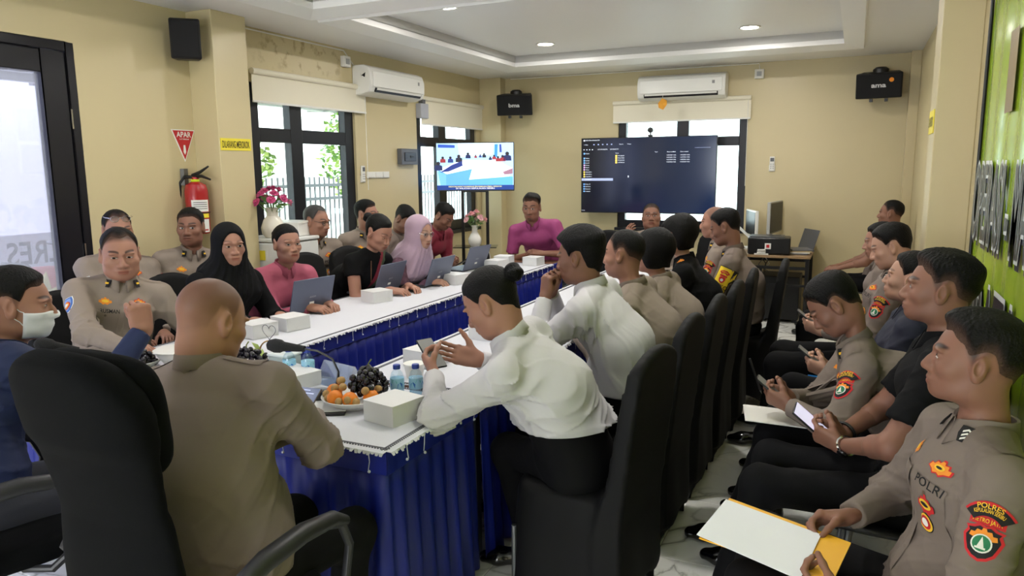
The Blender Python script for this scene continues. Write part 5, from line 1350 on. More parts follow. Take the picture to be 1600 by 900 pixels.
def blind(x, y, z0, z1, rz, L, label):
    t = thing('roller_blind', label, 'blind', (x, y, z0), rz)
    MB().box((0, -.035, (z1-z0)/2-.005), (L, .004, z1-z0-.03)).build('fabric', M_BLIND, t)
    MB().tube([(-L/2, -.04, z1-z0-.02), (L/2, -.04, z1-z0-.02)], .026, 14).build('roller', M_BLIND, t)
    MB().box((0, -.036, .004), (L, .014, .018)).build('bottom_bar', M_WHITE, t, bev=.003)
    MB().tube([(L/2-.03, -.05, z1-z0-.03), (L/2-.03, -.05, -.75)], .003, 6).build('pull_cord', M_WHITE, t)
blind(XL, 5.455, 2.19, 2.45, 90, 1.53, 'cream roller blind above the tall left window')
blind(XL, 8.06, 2.135, 2.44, 90, 1.60, 'cream roller blind above the window behind the smaller screen')
blind(-1.925, YF, 2.17, 2.42, 0, 1.60, 'cream roller blind above the window behind the large screen')
def loudspeaker(x, y, z, rz, d, label, mark, tall=False, tilt=12, sticker=False):
    t = thing('loudspeaker', label, 'speaker', (x, y, z), rz)
    R = Matrix.Rotation(radians(tilt), 3, 'X')
    w, dp, h = d
    b = MB(); b.prism([(-w/2, 0), (-w/2*.8, dp), (w/2*.8, dp), (w/2, 0)], -h/2, h/2, R); b.build('cabinet', mat('black ash', (17, 17, 19), .5), t, bev=.012)
    MB().box(R @ Vector((0, -.008, 0)), (w-.02, .014, h-.02), R).build('grille', mat('speaker grille cloth', (20, 20, 23), .9, bump=.3, bscale=500), t, bev=.006)
    if not tall:
        MB().lathe([(.075, 0), (.075, .05), (.05, .07), (0, .07)], 18, (0, dp*.55, h/2-.0)).build('bracket_cap', M_BLACK, t)
        MB().tube([(0, dp*.55, h/2+.05), (0, dp+.10, h/2+.06)], .02, 8).build('bracket_arm', M_BLACK, t)
        for s in (-1, 1): MB().box((s*.07, dp*.3, -h/2-.012), (.03, .05, .03)).build('foot_bracket', M_BLACK, t)
    else:
        MB().tube([(0, dp*.7, 0), (0, dp+.12, .03)], .022, 8).build('bracket_arm', M_BLACK, t)
    if mark: letters('maker_mark', mark, mat('silver lettering', (205, 205, 205), .4), t, R @ Vector((-.0 if mark else 0, -.0165, 0)), R @ Vector((1, 0, 0)), R @ Vector((0, 0, 1)), .045 if not tall else .02, bold=.04, wide=1.3)
    if sticker: MB().lathe([(.0, 0), (.022, 0), (.022, .002), (0, .002)], 18, R @ Vector((w/2-.10, -.016, .055)), R @ Matrix.Rotation(pi/2, 3, 'X')).build('sticker', M_ORA, t)
loudspeaker(-4.27, 3.90, 2.545, 45, (.20, .19, .27), 'black loudspeaker on the column corner by the glass door', None, tall=True, tilt=4)
loudspeaker(-3.90, 8.56, 2.41, 14, (.45, .24, .25), 'black loudspeaker above the left corner of the far wall', 'bma', tilt=10)
loudspeaker(.145, 8.56, 2.43, -6, (.43, .24, .25), 'black loudspeaker with a round sticker in the right far corner', 'ama', tilt=10, sticker=True)
def flatbox(name, label, cat, lo, hi, m, bev=.006):
    c = [(a+b_)/2 for a, b_ in zip(lo, hi)]; t = thing(name, label, cat, (c[0], c[1], lo[2]))
    MB().box2([lo[i]-c[i] if i < 2 else 0 for i in range(3)], [hi[0]-c[0], hi[1]-c[1], hi[2]-lo[2]]).build('case', m, t, bev=bev); return t
M_GREYP = mat('grey plastic', (96, 98, 104), .4)
t = flatbox('power_box', 'dark grey breaker box on the left wall between the windows', 'box', (XL, 6.80, 1.69), (XL+.06, 7.12, 1.86), M_GREYP)
MB().box((.036, 0, .085), (.008, .22, .09)).build('lid', mat('dark smoked plastic', (60, 62, 68), .25), t, bev=.003); MB().box((.042, .02, .085), (.008, .06, .02)).build('latch', M_BLACK, t)
t = flatbox('switch_plate', 'row of white light switches on the left wall', 'switch', (XL, 6.23, 1.555), (XL+.015, 6.62, 1.62), M_WHITE, .003)
for k in range(3): MB().box((.010, -.13+k*.13, .0325), (.008, .10, .05)).build('rocker', M_WHITE, t, bev=.002)
def remote(x, y, z, rz, label):
    t = thing('air_con_remote', label, 'remote', (x, y, z), rz)
    MB().box((0, -.012, 0), (.055, .022, .16)).build('body', M_WHITE, t, bev=.006); MB().box((0, -.0245, .045), (.04, .002, .04)).build('display', M_GREYP, t)
    for i in range(3):
        for j in range(2): MB().box((-.012+.024*j, -.0245, -.005-.022*i), (.014, .003, .010)).build('button', mat('grey button', (170, 172, 176), .5), t)
    MB().box((0, -.004, -.05), (.066, .026, .07)).build('holder', M_WHITE, t, bev=.004)
remote(XL, 6.16, 1.60, 90, 'white air conditioner remote in a holder beside the light switches'); remote(-.875, YF, 1.665, 0, 'white air conditioner remote on the far wall right of the window')
t = flatbox('sensor', 'small white box on a cable near the top of the left wall', 'outlet', (XL, 5.89, 2.60), (XL+.05, 5.99, 2.70), M_WHITE); MB().box((.027, 0, .05), (.006, .05, .05)).build('socket', mat('grey button'), t)
t = flatbox('sensor', 'small white box near the top of the far wall right of the air conditioner', 'outlet', (-1.10, YF-.05, 2.60), (-1.0, YF, 2.70), M_WHITE); MB().box((0, -.027, .05), (.05, .006, .05)).build('socket', mat('grey button'), t)
t = flatbox('intercom', 'grey plastic box at the upper corner of the second left window', 'box', (XL, 7.20, 2.20), (XL+.07, 7.36, 2.36), mat('pale grey plastic', (176, 178, 188), .5)); MB().box((.0, 0, .19), (.05, .06, .07)).build('bracket', M_GREYP, t)
MBc = MB().tube([(XL+.008, 4.5, ZC-.02), (XL+.008, 5.94, ZC-.025), (XL+.008, 6.1, 2.62), (XL+.02, 6.12, 2.4)], .006, 6); tag(MBc.build('cable', M_WHITE), 'white cable along the top of the left wall to the air conditioner', 'cable')
tag(MB().tube([(-4.1, YF-.008, 2.765), (-1.06, YF-.008, 2.765), (-1.05, YF-.02, 2.70)], .006, 6).build('cable', M_WHITE), 'white cable along the top of the far wall', 'cable')

# signs
M_SYEL = mat('sign yellow', (240, 222, 60), .5); M_SRED = mat('sign red', (190, 34, 42), .45); M_SWHT = mat('sign white', (235, 235, 232), .5); M_INK = mat('sign black', (30, 26, 22), .6)
xs = XL+.245
t = thing('no_smoking_sign', 'yellow sign reading DILARANG MEROKOK on the left column', 'sign', (xs, 4.425, 1.79))
# the sign wraps close to the far edge of the column
MB().box((.002, -.16, .045), (.004, .30, .088)).build('plate', M_SYEL, t)
letters('lettering', 'DILARANG MEROKOK', M_INK, t, (.004, -.16, .045), (0, 1, 0), (0, 0, 1), .052, bold=.01, width=.27)
t = thing('extinguisher_sign', 'red triangular APAR sign above the fire extinguisher', 'sign', (XL, 4.005, 1.74), 90)
MB().prism([(-.105, .20), (.105, .20), (0, -.03)], 0, .004, Matrix(((1, 0, 0), (0, 0, -1), (0, 1, 0)))).build('border', M_SWHT, t)
MB().prism([(-.094, .193), (.094, .193), (0, -.014)], 0, .0055, Matrix(((1, 0, 0), (0, 0, -1), (0, 1, 0)))).build('plate', M_SRED, t)
letters('lettering', 'APAR', M_SWHT, t, (0, -.006, .165), (1, 0, 0), (0, 0, 1), .038, bold=.03, width=.13)
letters('lettering', 'ALAT PEMADAM', M_SWHT, t, (0, -.006, .132), (1, 0, 0), (0, 0, 1), .009, width=.085)
b = MB(); b.add([(-.008, -.0065, .09), (.008, -.0065, .09), (.012, -.0065, .04), (0, -.0065, .02), (-.012, -.0065, .04)], [(0, 1, 2, 3, 4)]); b.build('pictogram', M_SWHT, t, smooth=0)
# fire extinguisher on the near face of the column
t = thing('fire_extinguisher', 'red fire extinguisher hanging on the left wall below the APAR sign', 'fire extinguisher', (XL+.10, 3.995, 1.20), 15)
MB().lathe([(.0, -.01), (.075, -.01), (.082, .01), (.082, .30), (.07, .345), (.03, .365), (.022, .40), (0, .40)], 28).build('cylinder', mat('gloss red paint', (168, 22, 34), .25, coat=.4), t)
MB().lathe([(.0305, .366), (.0325, .374), (.024, .385), (.02, .39)], 20).build('neck_ring', mat('lime plastic', (200, 220, 40), .5), t)
MB().tube([(-.02, 0, .41), (.05, -.01, .435), (.12, -.015, .475)], [.014, .012, .007], 8).build('top_lever', M_BLACK, t); MB().tube([(-.02, 0, .405), (.06, -.01, .405), (.13, -.015, .38)], [.014, .012, .007], 8).build('carry_handle', M_BLACK, t)
MB().tube([(-.01, 0, .40), (-.07, -.02, .40), (-.115, -.02, .35), (-.125, -.02, .2), (-.115, -.01, .08), (-.10, 0, -.02)], .013, 10).build('hose', M_BLACK, t)
def cylab(name, z0, z1, a0, a1, m, r=.0832):
    n = 8; vs = [(r*cos(radians(a0+(a1-a0)*i/n)), r*sin(radians(a0+(a1-a0)*i/n)), z) for z in (z0, z1) for i in range(n+1)]
    b = MB(); b.add(vs, [(i, i+1, n+2+i, n+1+i) for i in range(n)]); return b.build(name, m, t)
cylab('white_label', .15, .235, -85, 5, M_SWHT); cylab('yellow_label', .105, .135, -85, 5, M_SYEL); cylab('tag_label', .0, .095, -45, 2, M_SWHT); cylab('tag_stripe', .012, .022, -40, -8, M_SRED, .0836)
for k in range(4): cylab('print_line', .17+k*.015, .174+k*.015, -75, -5, M_INK, .0836)
MB().tube([(.084*cos(a*pi/9), .084*sin(a*pi/9), .142) for a in range(18)], .004, 6, closed=True).build('strap', M_BLACK, t)
MB().box((-.085, .0, .40), (.03, .05, .12)).build('wall_hook', M_STEEL, t)

# ---------------------------------------------------------------- screens
M_SCR = mat('tv bezel', (10, 10, 12), .3)
def emit(name, c, e=1.): return mat(name, c, .4, emit=e)
def screen_rect(name, par, W_, H_, x0, z0, x1, z1, m, y):     # fractions from the top left corner, +y = towards the viewer side (-y)
    b = MB(); b.add([(-W_/2+W_*x0, -y, H_/2-H_*z0), (-W_/2+W_*x0, -y, H_/2-H_*z1), (-W_/2+W_*x1, -y, H_/2-H_*z1), (-W_/2+W_*x1, -y, H_/2-H_*z0)], [(0, 1, 2, 3)])
    return b.build(name, m, par, smooth=0)
TVW, TVH = 1.60, .885
t = thing('television', 'large black television on the far wall showing a dark file window', 'television', (-2.235, 8.62, 1.545), 0)
MB().box((0, 0, 0), (TVW, .05, TVH)).build('housing', M_SCR, t, bev=.004)
MB().box((0, .10, 0), (.5, .18, .4)).build('wall_mount', M_BLACK, t)
def scr_mat():
    m = bpy.data.materials.new('dark screen glow'); m.use_nodes = True; nt = m.node_tree; b = nt.nodes['Principled BSDF']; b.inputs['Base Color'].default_value = (.004, .005, .008, 1); b.inputs['Roughness'].default_value = .12
    tc = nt.nodes.new('ShaderNodeTexCoord'); n = nt.nodes.new('ShaderNodeSeparateXYZ'); nt.links.new(tc.outputs['Generated'], n.inputs[0]); r = nt.nodes.new('ShaderNodeValToRGB')
    r.color_ramp.elements[0].color = (*rgb(30, 30, 38), 1); r.color_ramp.elements[1].color = (*rgb(30, 52, 92), 1); nt.links.new(n.outputs[0], r.inputs[0]); nt.links.new(r.outputs[0], b.inputs['Emission Color']); b.inputs['Emission Strength'].default_value = .55
    return m
b = MB(); b.add([(-TVW/2+.008, -.0262, -TVH/2+.014), (TVW/2-.008, -.0262, -TVH/2+.014), (TVW/2-.008, -.0262, TVH/2-.008), (-TVW/2+.008, -.0262, TVH/2-.008)], [(0, 1, 2, 3)]); sc_ = b.build('screen', scr_mat(), t, smooth=0)
E_W = emit('screen white', (215, 222, 235), .9); E_Y = emit('screen yellow', (235, 205, 90), .9); E_B = emit('screen blue', (100, 160, 230), .9); E_SEL = emit('screen selection', (150, 162, 200), .8); E_P = emit('screen pink', (200, 160, 210), .8)
def sr(nm, x0, z0, x1, z1, m, y=.0268): return screen_rect(nm, t, TVW, TVH, x0, z0, x1, z1, m, y)
sr('title_icon', .018, .022, .030, .040, E_W)
def sl(s, x, z, h, w): letters('screen_text', s, E_W, t, (-TVW/2+TVW*(x+w/2), -.0266, TVH/2-TVH*z), (1, 0, 0), (0, 0, 1), h, bold=.0, width=TVW*w)
sl('ANEV PENGAMANAN TPS', .034, .030, .012, .11); sl('+ New', .022, .088, .012, .03); sl('Sort', .295, .088, .012, .03); sl('View', .355, .088, .012, .03)
sl('DATA PEMUNGUTAN', .13, .152, .012, .075); sl('LAPORAN TPS', .225, .152, .012, .065)
for k in range(5): sr('toolbar_icon', .095+.034*k, .080, .105+.034*k, .094, E_SEL)
for k in range(4): sr('arrow_icon', .018+.022*k, .148, .026+.022*k, .158, E_W)
sr('search_field', .845, .150, .955, .153, E_SEL)
for k, (s, m) in enumerate((('Home', E_B), ('Desktop', E_B), ('Downloads', E_B), ('Documents', E_B), ('Pictures', E_P), ('Music', E_P), ('Videos', E_P), ('DOKUMEN 1', E_Y), ('DOKUMEN 2', E_Y), ('DOKUMEN 3', E_Y))):
    z = .205 if k == 0 else .238+.0305*k
    sr('side_icon', .019, z-.010, .030, z+.010, m); sl(s, .034, z, .011, .05 if k > 6 else .03)
sr('selected_row', .004, .535, .250, .568, E_SEL, .0266); sl('DATA PENGAMANAN', .034, .552, .010, .05)
for k, s in enumerate(('Disk C', 'DATA E', 'Network', 'Linux')): z = .615+.032*k; sr('side_icon', .019, z-.009, .029, z+.009, E_B); sl(s, .034, z, .011, .04)
sl('Name', .268, .205, .011, .024); sl('Type', .56, .198, .011, .022); sl('Date modified', .65, .198, .011, .06); sl('Date created', .745, .198, .011, .055)
for k, s in enumerate(('TPS SERIBU', 'TPS UTARA', 'TPS SELATAN', 'LAPORAN')):
    z = .240+.029*k; sr('folder_icon', .266, z-.012, .280, z+.012, E_Y); sl(s, .285, z, .011, .05); sl('14/02/2024 10:26', .648, z, .011, .066); sl('14/02/2024 10:26', .745, z, .011, .066)
sr('mouse_pointer', .363, .50, .370, .525, E_W); sl('4 items', .006, .968, .010, .026)
t = thing('web_camera', 'small black webcam on top of the large television', 'camera', (-2.20, 8.62, 1.988))
MB().box((0, 0, .012), (.05, .05, .022)).build('clamp', M_BLACK, t, bev=.003); MB().tube([(0, 0, .02), (0, 0, .05)], .008, 8).build('neck', M_BLACK, t); MB().lathe([(0, -.03), (.03, -.028), (.032, .02), (0, .03)], 14, (0, 0, .075), Matrix.Rotation(pi/2, 3, 'X')).build('body', M_BLACK, t)
# smaller screen on a floor stand
T2W, T2H = .905, .555
t2 = thing('television_stand', 'black floor stand under the smaller television with a glass shelf', 'stand', (-4.03, 7.74, 0), 22)
for s in (-.16, .13): MB().box((s, .04, .83), (.035, .03, 1.64)).build('upright', M_BLACK, t2)
MB().box((0, .02, .02), (.62, .42, .025)).build('foot_plate', M_BLACK, t2, bev=.006); MB().box((-.0, -.10, .745), (.50, .30, .010)).build('glass_shelf', mat('smoked glass', (36, 40, 44), .08, coat=.5), t2); MB().box((0, .0, .735), (.34, .06, .012)).build('shelf_bracket', M_BLACK, t2)
MB().box((0, -.015, 1.378), (.30, .05, .013)).build('support_lip', M_BLACK, t2); MB().box((0, .022, 1.66), (.40, .035, .30)).build('mounting_plate', M_BLACK, t2)
t = thing('television', 'smaller television on a black stand showing people around blue tables', 'television', (-4.03, 7.74, 1.385), 22)
MB().box((0, -.015, T2H/2), (T2W, .045, T2H)).build('housing', M_SCR, t, bev=.004)
def tp(nm, pts, c, e, k):
    b = MB(); b.add([(-T2W/2+.008+(T2W-.016)*x, -.0382-.0002*k, T2H-.008-(T2H-.022)*z) for x, z in pts], [tuple(range(len(pts)))[::-1]]); return b.build(nm, emit('tv '+nm+str(c), c, e), t, smooth=0)
tp('screen', [(0, 0), (1, 0), (1, 1), (0, 1)], (165, 205, 240), .9, 0)
tp('picture_ceiling', [(.28, .0), (.75, .0), (.72, .25), (.30, .3)], (205, 232, 250), .95, 1)
tp('picture_banner', [(.02, .02), (.24, .04), (.24, .10), (.02, .09)], (40, 80, 180), .8, 1); tp('picture_flag', [(.76, .03), (.80, .03), (.79, .3), (.75, .3)], (50, 130, 210), .9, 2); tp('picture_flag', [(.82, .03), (.845, .03), (.85, .2), (.82, .2)], (40, 60, 150), .9, 2)
tp('picture_table_left', [(.02, .56), (.32, .36), (.60, .37), (.46, .56), (.13, .66)], (236, 246, 252), 1., 3); tp('picture_table_front', [(.02, .57), (.13, .66), (.46, .55), (.42, .96), (.06, .96)], (90, 160, 235), .9, 4); tp('picture_table_side', [(.01, .60), (.12, .66), (.12, .93), (.05, .93)], (110, 175, 240), .9, 5)
tp('picture_table_right', [(.46, .56), (.52, .38), (.78, .36), (.99, .55), (.94, .72), (.42, .78)], (232, 245, 252), 1., 5); tp('picture_table_right_front', [(.42, .78), (.94, .72), (.99, .72), (.99, .97), (.42, .97)], (90, 165, 240), .9, 6)
tp('picture_base', [(0, .90), (1, .90), (1, 1), (0, 1)], (24, 60, 140), .7, 7)
rn = random.Random(3)
for i, (x, z, s_) in enumerate([(.02, .42, .10), (.08, .30, .07), (.18, .30, .07), (.29, .27, .085), (.41, .22, .065), (.51, .26, .035), (.57, .25, .035), (.62, .23, .05), (.70, .30, .04), (.75, .27, .05), (.80, .30, .06), (.86, .28, .07), (.92, .22, .10)]):
    c = [(24, 34, 84), (30, 30, 50), (36, 56, 130), (150, 40, 50)][(i*7) % 4 if i not in (10, 11) else 3]
    tp('picture_person', [(x-s_*.5, z+s_*1.6), (x-s_*.45, z+s_*.55), (x-s_*.2, z+s_*.4), (x+s_*.2, z+s_*.4), (x+s_*.5, z+s_*.6), (x+s_*.55, z+s_*1.6)], c, .7, 8)
    tp('picture_head', [(x+s_*.26*cos(a*pi/5), z+s_*.1+s_*.42*sin(a*pi/5)) for a in range(10)], (30, 24, 34), .7, 9)
tp('picture_arm', [(.04, .62), (.20, .46), (.33, .38), (.34, .48), (.16, .60)], (30, 50, 130), .7, 9); tp('picture_hand', [(.86, .62), (.99, .54), (.99, .66), (.88, .68)], (150, 110, 130), .8, 9)
letters('caption', 'KEGIATAN RAPAT KOORDINASI PENGAMANAN PEMILU SERENTAK', emit('caption yellow', (235, 225, 150), 1.), t, (-.0, -.041, .052), (1, 0, 0), (0, 0, 1), .014, width=.62); letters('caption', 'DI WILAYAH KEPULAUAN SERIBU', emit('caption white', (240, 240, 240), 1.), t, (0, -.041, .031), (1, 0, 0), (0, 0, 1), .014, width=.45)
tag(MB().tube([(-3.86, 7.70, .74), (-3.84, 7.72, .6), (-3.9, 7.75, .3), (-3.95, 7.8, .05)], .005, 6).build('cable', M_WHITE), 'thin white cable hanging from the glass shelf of the stand', 'cable')

# ---------------------------------------------------------------- vases with flowers
def flowers(vase, n, r, cols, seed, z0, spread, parent):
    rnd = random.Random(seed)
    for i in range(n):
        a = i*2.4+rnd.uniform(-.3, .3); q = math.sqrt((i+.5)/n)*spread; c = Vector((q*cos(a), q*sin(a), z0+spread*.75*(1-(q/spread)**2)+rnd.uniform(-.012, .02)))
        out = (c-Vector((0, 0, z0-.06))).normalized(); b = MB(); m = rnd.randrange(len(cols))
        for k in range(3):
            nn = 5+k
            for j in range(nn):
                th = 2*pi*j/nn+k*.5; u = out.orthogonal().normalized(); v = out.cross(u); d = (u*cos(th)+v*sin(th)); rr = r*(.42+.30*k); s_ = d.cross(out)
                p0 = c; p1 = c+d*rr*.62+out*r*(.62-.14*k); p2 = c+d*rr*.86+out*r*(.82-.30*k)
                b.add([p0, p1+s_*rr*.5, p2+s_*rr*.28, p2-s_*rr*.28, p1-s_*rr*.5], [(0, 1, 2, 3, 4)])
        b.ball(c+out*r*.2, r*.35, 8, 6)
        b.build('blossom', cols[m], parent, smooth=60)
        MB().tube([c, (c.x*.3, c.y*.3, z0-.08)], .003, 5).build('stem', G[2], parent)
    b = MB()
    for i in range(16):
        a = rnd.uniform(0, 2*pi); d = Vector((cos(a), sin(a), rnd.uniform(-.2, .8))).normalized(); p = Vector((0, 0, z0-.01))+d*.03; L = d*rnd.uniform(.06, spread*1.0); w = d.orthogonal().normalized()*.016
        b.add([p, p+L*.5+w, p+L, p+L*.5-w], [(0, 1, 2, 3)])
    o = b.build('leaves', G[2], parent, smooth=0); o['kind'] = 'stuff'
t = thing('freezer', 'white top-opening cooler below the pink flower vase', 'appliance', (-4.225, 4.66, 0))
MB().box2((-.22, -.20, .02), (.23, .20, 1.08)).build('cabinet', mat('white enamel', (226, 228, 226), .3), t, bev=.012); MB().box2((-.23, -.205, 1.085), (.24, .205, 1.115)).build('lid', mat('white enamel'), t, bev=.008); MB().box((.0, -.203, .98), (.055, .006, .075)).build('label', M_SYEL, t)
t = thing('flower_vase', 'tall cream vase of bright pink roses on the white cooler', 'vase', (-4.18, 4.545, 1.117))
MB().lathe([(.0, 0), (.06, 0), (.085, .03), (.092, .08), (.07, .14), (.045, .17), (.045, .22), (.055, .235), (.045, .235), (.04, .2)], 24).build('vase', mat('cream ceramic', (228, 222, 208), .3), t)
flowers(t, 17, .040, [mat('pink petal', (206, 84, 136), .6), mat('pale pink petal', (228, 140, 172), .6), mat('deep pink petal', (184, 62, 112), .6)], 5, .27, .13, t)
t = thing('cardboard_box', 'white cardboard box on the cooler behind the woman in pink', 'box', (-4.17, 4.745, 1.117), 8); MB().box((0, 0, .05), (.24, .17, .10)).build('carton', M_WHITE, t, bev=.003); MB().box((0, 0, .108), (.25, .18, .014), Matrix.Rotation(.06, 3, 'X')).build('flap', M_WHITE, t)
t = thing('flower_vase', 'small white vase of pale pink flowers on the shelf of the stand', 'vase', (-3.98, 7.60, .751))
MB().lathe([(0, 0), (.05, 0), (.075, .04), (.078, .09), (.05, .14), (.032, .17), (.034, .23), (.045, .245), (.035, .24), (.03, .2)], 24).build('vase', mat('white ceramic', (226, 224, 220), .25), t)
flowers(t, 9, .045, [mat('salmon petal', (232, 166, 170), .6), mat('blush petal', (238, 190, 196), .6)], 8, .29, .115, t)

# ---------------------------------------------------------------- right wall: banner, framed pictures, sign
bx = XR-.018
t = thing('wall_banner', 'lime green banner with large outlined letters on the right wall', 'banner', (bx, 2.0, 0))
b = MB(); ny = 120
for i in range(ny+1):
    y = 2.03-i*.0355; d = .004*sin(i*.9)+.003*sin(i*.37+1)
    b.v += [(d, y, .35), (d*.6, y, 1.2), (d, y, 2.1), (d*.3, y, 2.74)]
for i in range(ny):
    for k in range(3): b.f.append((i*4+k, i*4+k+1, i*4+k+5, i*4+k+4)); b.mi.append(0)
o = b.build('sheet', mat('lime banner vinyl', (160, 190, 44), .25, coat=.3, var=.06, vscale=1.5), t, smooth=80); o.modifiers.new('t', 'SOLIDIFY').thickness = .001
MB().tube([(-.004, 2.035, .3), (-.004, 2.035, 2.77)], .008, 8).build('edge_strip', M_BLACK, t)
M_BDK = mat('banner charcoal', (62, 62, 58), .3); M_BWH = mat('banner white', (222, 226, 224), .3); M_BNV = mat('banner navy', (20, 22, 44), .3)
def btext(s, yl, z, h, w, m):     # starts at the far edge and runs towards the camera
    yc = yl-w/2; O = (-.010, yc, z)
    wd = w/(h*(max(q[0] for q in text_mesh(s, 0.)[0])-min(q[0] for q in text_mesh(s, 0.)[0])))
    letters('letter_shadow', s, M_BNV, t, (-.007, yc-.008, z-.02), (0, -1, 0), (0, 0, 1), h, bold=.05, wide=wd); letters('letter_outline', s, M_BWH, t, O, (0, -1, 0), (0, 0, 1), h, bold=.05, wide=wd); letters('lettering', s, m, t, (-.0125, yc, z), (0, -1, 0), (0, 0, 1), h, bold=.005, wide=wd)
btext('OPERASI - MANTAP', 2.02, 1.48, .33, 1.75, M_BDK); btext('BRATA', 1.9, .95, .42, 1.1, M_BNV)
b = MB(); rnd = random.Random(4)
for k in range(7):
    y = 2.0-k*.028; z = 2.72; b.add([(-.0095, y, z), (-.0095, y-.016, z), (-.0095, y-.012-.01*rnd.random(), z-.25-.25*rnd.random()), (-.0095, y-.002, z-.2-.2*rnd.random())], [(0, 1, 2, 3)])
b.build('emblem_tail', mat('banner brown', (140, 118, 76), .4), t, smooth=0)
MB().box((-.0095, 1.35, 1.98), (.001, .16, .30)).build('emblem_block', mat('banner brown'), t)
t = thing('picture_frame', 'tall dark picture with white border on the right wall beyond the column', 'picture', (XR-.012, 6.3, 1.62))
MB().box((0, 0, .42), (.02, .62, .86)).build('frame', M_SWHT, t); MB().box((-.012, 0, .62), (.004, .56, .40)).build('print', mat('dark print', (70, 40, 44), .3, var=.4, vscale=8), t); MB().box((-.012, 0, .19), (.004, .56, .36)).build('print', mat('brown print', (120, 92, 76), .3, var=.3, vscale=8), t)
t = thing('no_smoking_sign', 'yellow sign on the right wall beside the dark picture', 'sign', (.34, 4.56, 1.80)); MB().box((-.0, 0, .06), (.004, .26, .12)).build('plate', M_SYEL, t); letters('lettering', 'DILARANG MEROKOK', M_INK, t, (-.003, 0, .06), (0, -1, 0), (0, 0, 1), .05, width=.23)

# ---------------------------------------------------------------- desk in the far corner
M_DESK = mat('desk laminate', (150, 122, 88), .4, var=.1, vscale=12)
t = thing('computer_desk', 'wooden desk with black frame in the far right corner', 'desk', (-.86, 8.42, 0))
MB().box((0, 0, .715), (.96, .78, .025)).build('desktop', M_DESK, t, bev=.003)
for sx in (-.45, .45):
    for sy in (-.36, .36): MB().box((sx, sy, .352), (.035, .035, .70)).build('leg', M_BLACK, t)
for sy in (-.36, .36): MB().box((0, sy, .60), (.88, .025, .03)).build('rail', M_BLACK, t); MB().box((0, sy, .42), (.88, .025, .025)).build('rail', M_BLACK, t)
for k in range(3): MB().box((-.25+.25*k, -.36, .51), (.025, .02, .17)).build('rail_post', M_BLACK, t)
t = thing('printer', 'black desktop printer with a red sticker on the corner desk', 'printer', (-.80, 8.22, .73), 4)
MB().box((0, 0, .09), (.42, .32, .17)).build('body', mat('printer black', (20, 20, 23), .35), t, bev=.012); MB().box((-.02, .0, .182), (.34, .24, .012)).build('scanner_lid', M_STEEL, t); MB().box((-.28, .05, .23), (.24, .22, .006), Matrix.Rotation(.75, 3, 'Y')).build('paper_tray', M_WHITE, t); MB().box((-.01, -.162, .09), (.06, .003, .06)).build('sticker', M_SWHT, t); MB().box((-.01, -.164, .09), (.03, .003, .032)).build('sticker_mark', M_SRED, t)
t = thing('monitor', 'thin computer monitor seen edge-on on the corner desk', 'monitor', (-.80, 8.56, .73), 82)
MB().box((0, 0, .012), (.22, .18, .02)).build('base', M_STEEL, t); MB().box((0, .03, .14), (.05, .03, .26)).build('neck', M_STEEL, t); MB().box((0, -.01, .36), (.54, .035, .34)).build('panel', mat('silver plastic', (168, 168, 164), .4), t, bev=.005); MB().box((0, -.029, .36), (.52, .003, .31)).build('screen', M_BLACK, t)
t = thing('monitor', 'second computer monitor with pale back behind the first on the desk', 'monitor', (-1.02, 8.60, .73), -70)
MB().box((0, 0, .012), (.20, .16, .02)).build('base', M_WHITE, t); MB().box((0, .02, .12), (.05, .03, .22)).build('neck', M_WHITE, t); MB().box((0, -.01, .29), (.44, .035, .28)).build('panel', M_WHITE, t, bev=.005); MB().box((0, -.029, .29), (.42, .003, .25)).build('screen', M_BLACK, t)
t = thing('laptop_computer', 'open dark laptop on the corner desk beside the printer', 'laptop', (-.55, 8.62, .729), -60)
MB().box((0, 0, .008), (.33, .23, .016)).build('base', M_GREYP, t, bev=.003); MB().box((0, .13, .12), (.33, .012, .22), Matrix.Rotation(-.3, 3, 'X')).build('lid', M_GREYP, t, bev=.003)
t = thing('document_stack', 'flat stack of papers and folders on the right of the corner desk', 'papers', (-.53, 8.32, .729), 10)
for k in range(4): MB().box((.01*k, .006*k, .006+.012*k), (.21, .29, .011), RZ(4*k-6)).build('folder', [M_GREYP, M_WHITE, mat('beige card', (190, 170, 130), .7), M_GREYP][k], t)
t = thing('cable_bundle', 'white coiled adapter cable on the front of the corner desk', 'cable', (-.86, 8.07, .729)); MB().tube([(.045*cos(k*.9)*(1+.2*sin(k*2.3)), .03*sin(k*.9), .012+.0022*k) for k in range(22)], .006, 6).build('coil', M_WHITE, t); MB().box((.0, .0, .008), (.14, .05, .014)).build('power_strip', M_WHITE, t)
t = thing('computer_tower', 'black computer tower on the floor under the corner desk', 'computer', (-.68, 8.40, 0)); MB().box((0, 0, .26), (.40, .40, .46)).build('case', mat('tower black', (16, 16, 18), .45), t, bev=.006)
for s in (-.16, .16): MB().box((s, 0, .016), (.05, .36, .03)).build('foot', M_BLACK, t)
rnd = random.Random(11)
for k in range(7):
    x = -1.10+.05*k; pts = [(x, 8.55, .70)]
    for j in range(5): pts.append((x+rnd.uniform(-.09, .09), 8.45+rnd.uniform(-.1, .1), .58-.12*j))
    pts.append((x+rnd.uniform(-.1, .25), 8.2+rnd.uniform(-.05, .1), .008)); tag(MB().tube(pts, .005, 5).build('cable', [M_BLACK, M_WHITE, M_GREYP][k % 3]), ['black', 'white', 'grey'][k % 3]+' cable of the tangle hanging behind the corner desk', 'cable', 'tangled cables under the corner desk')

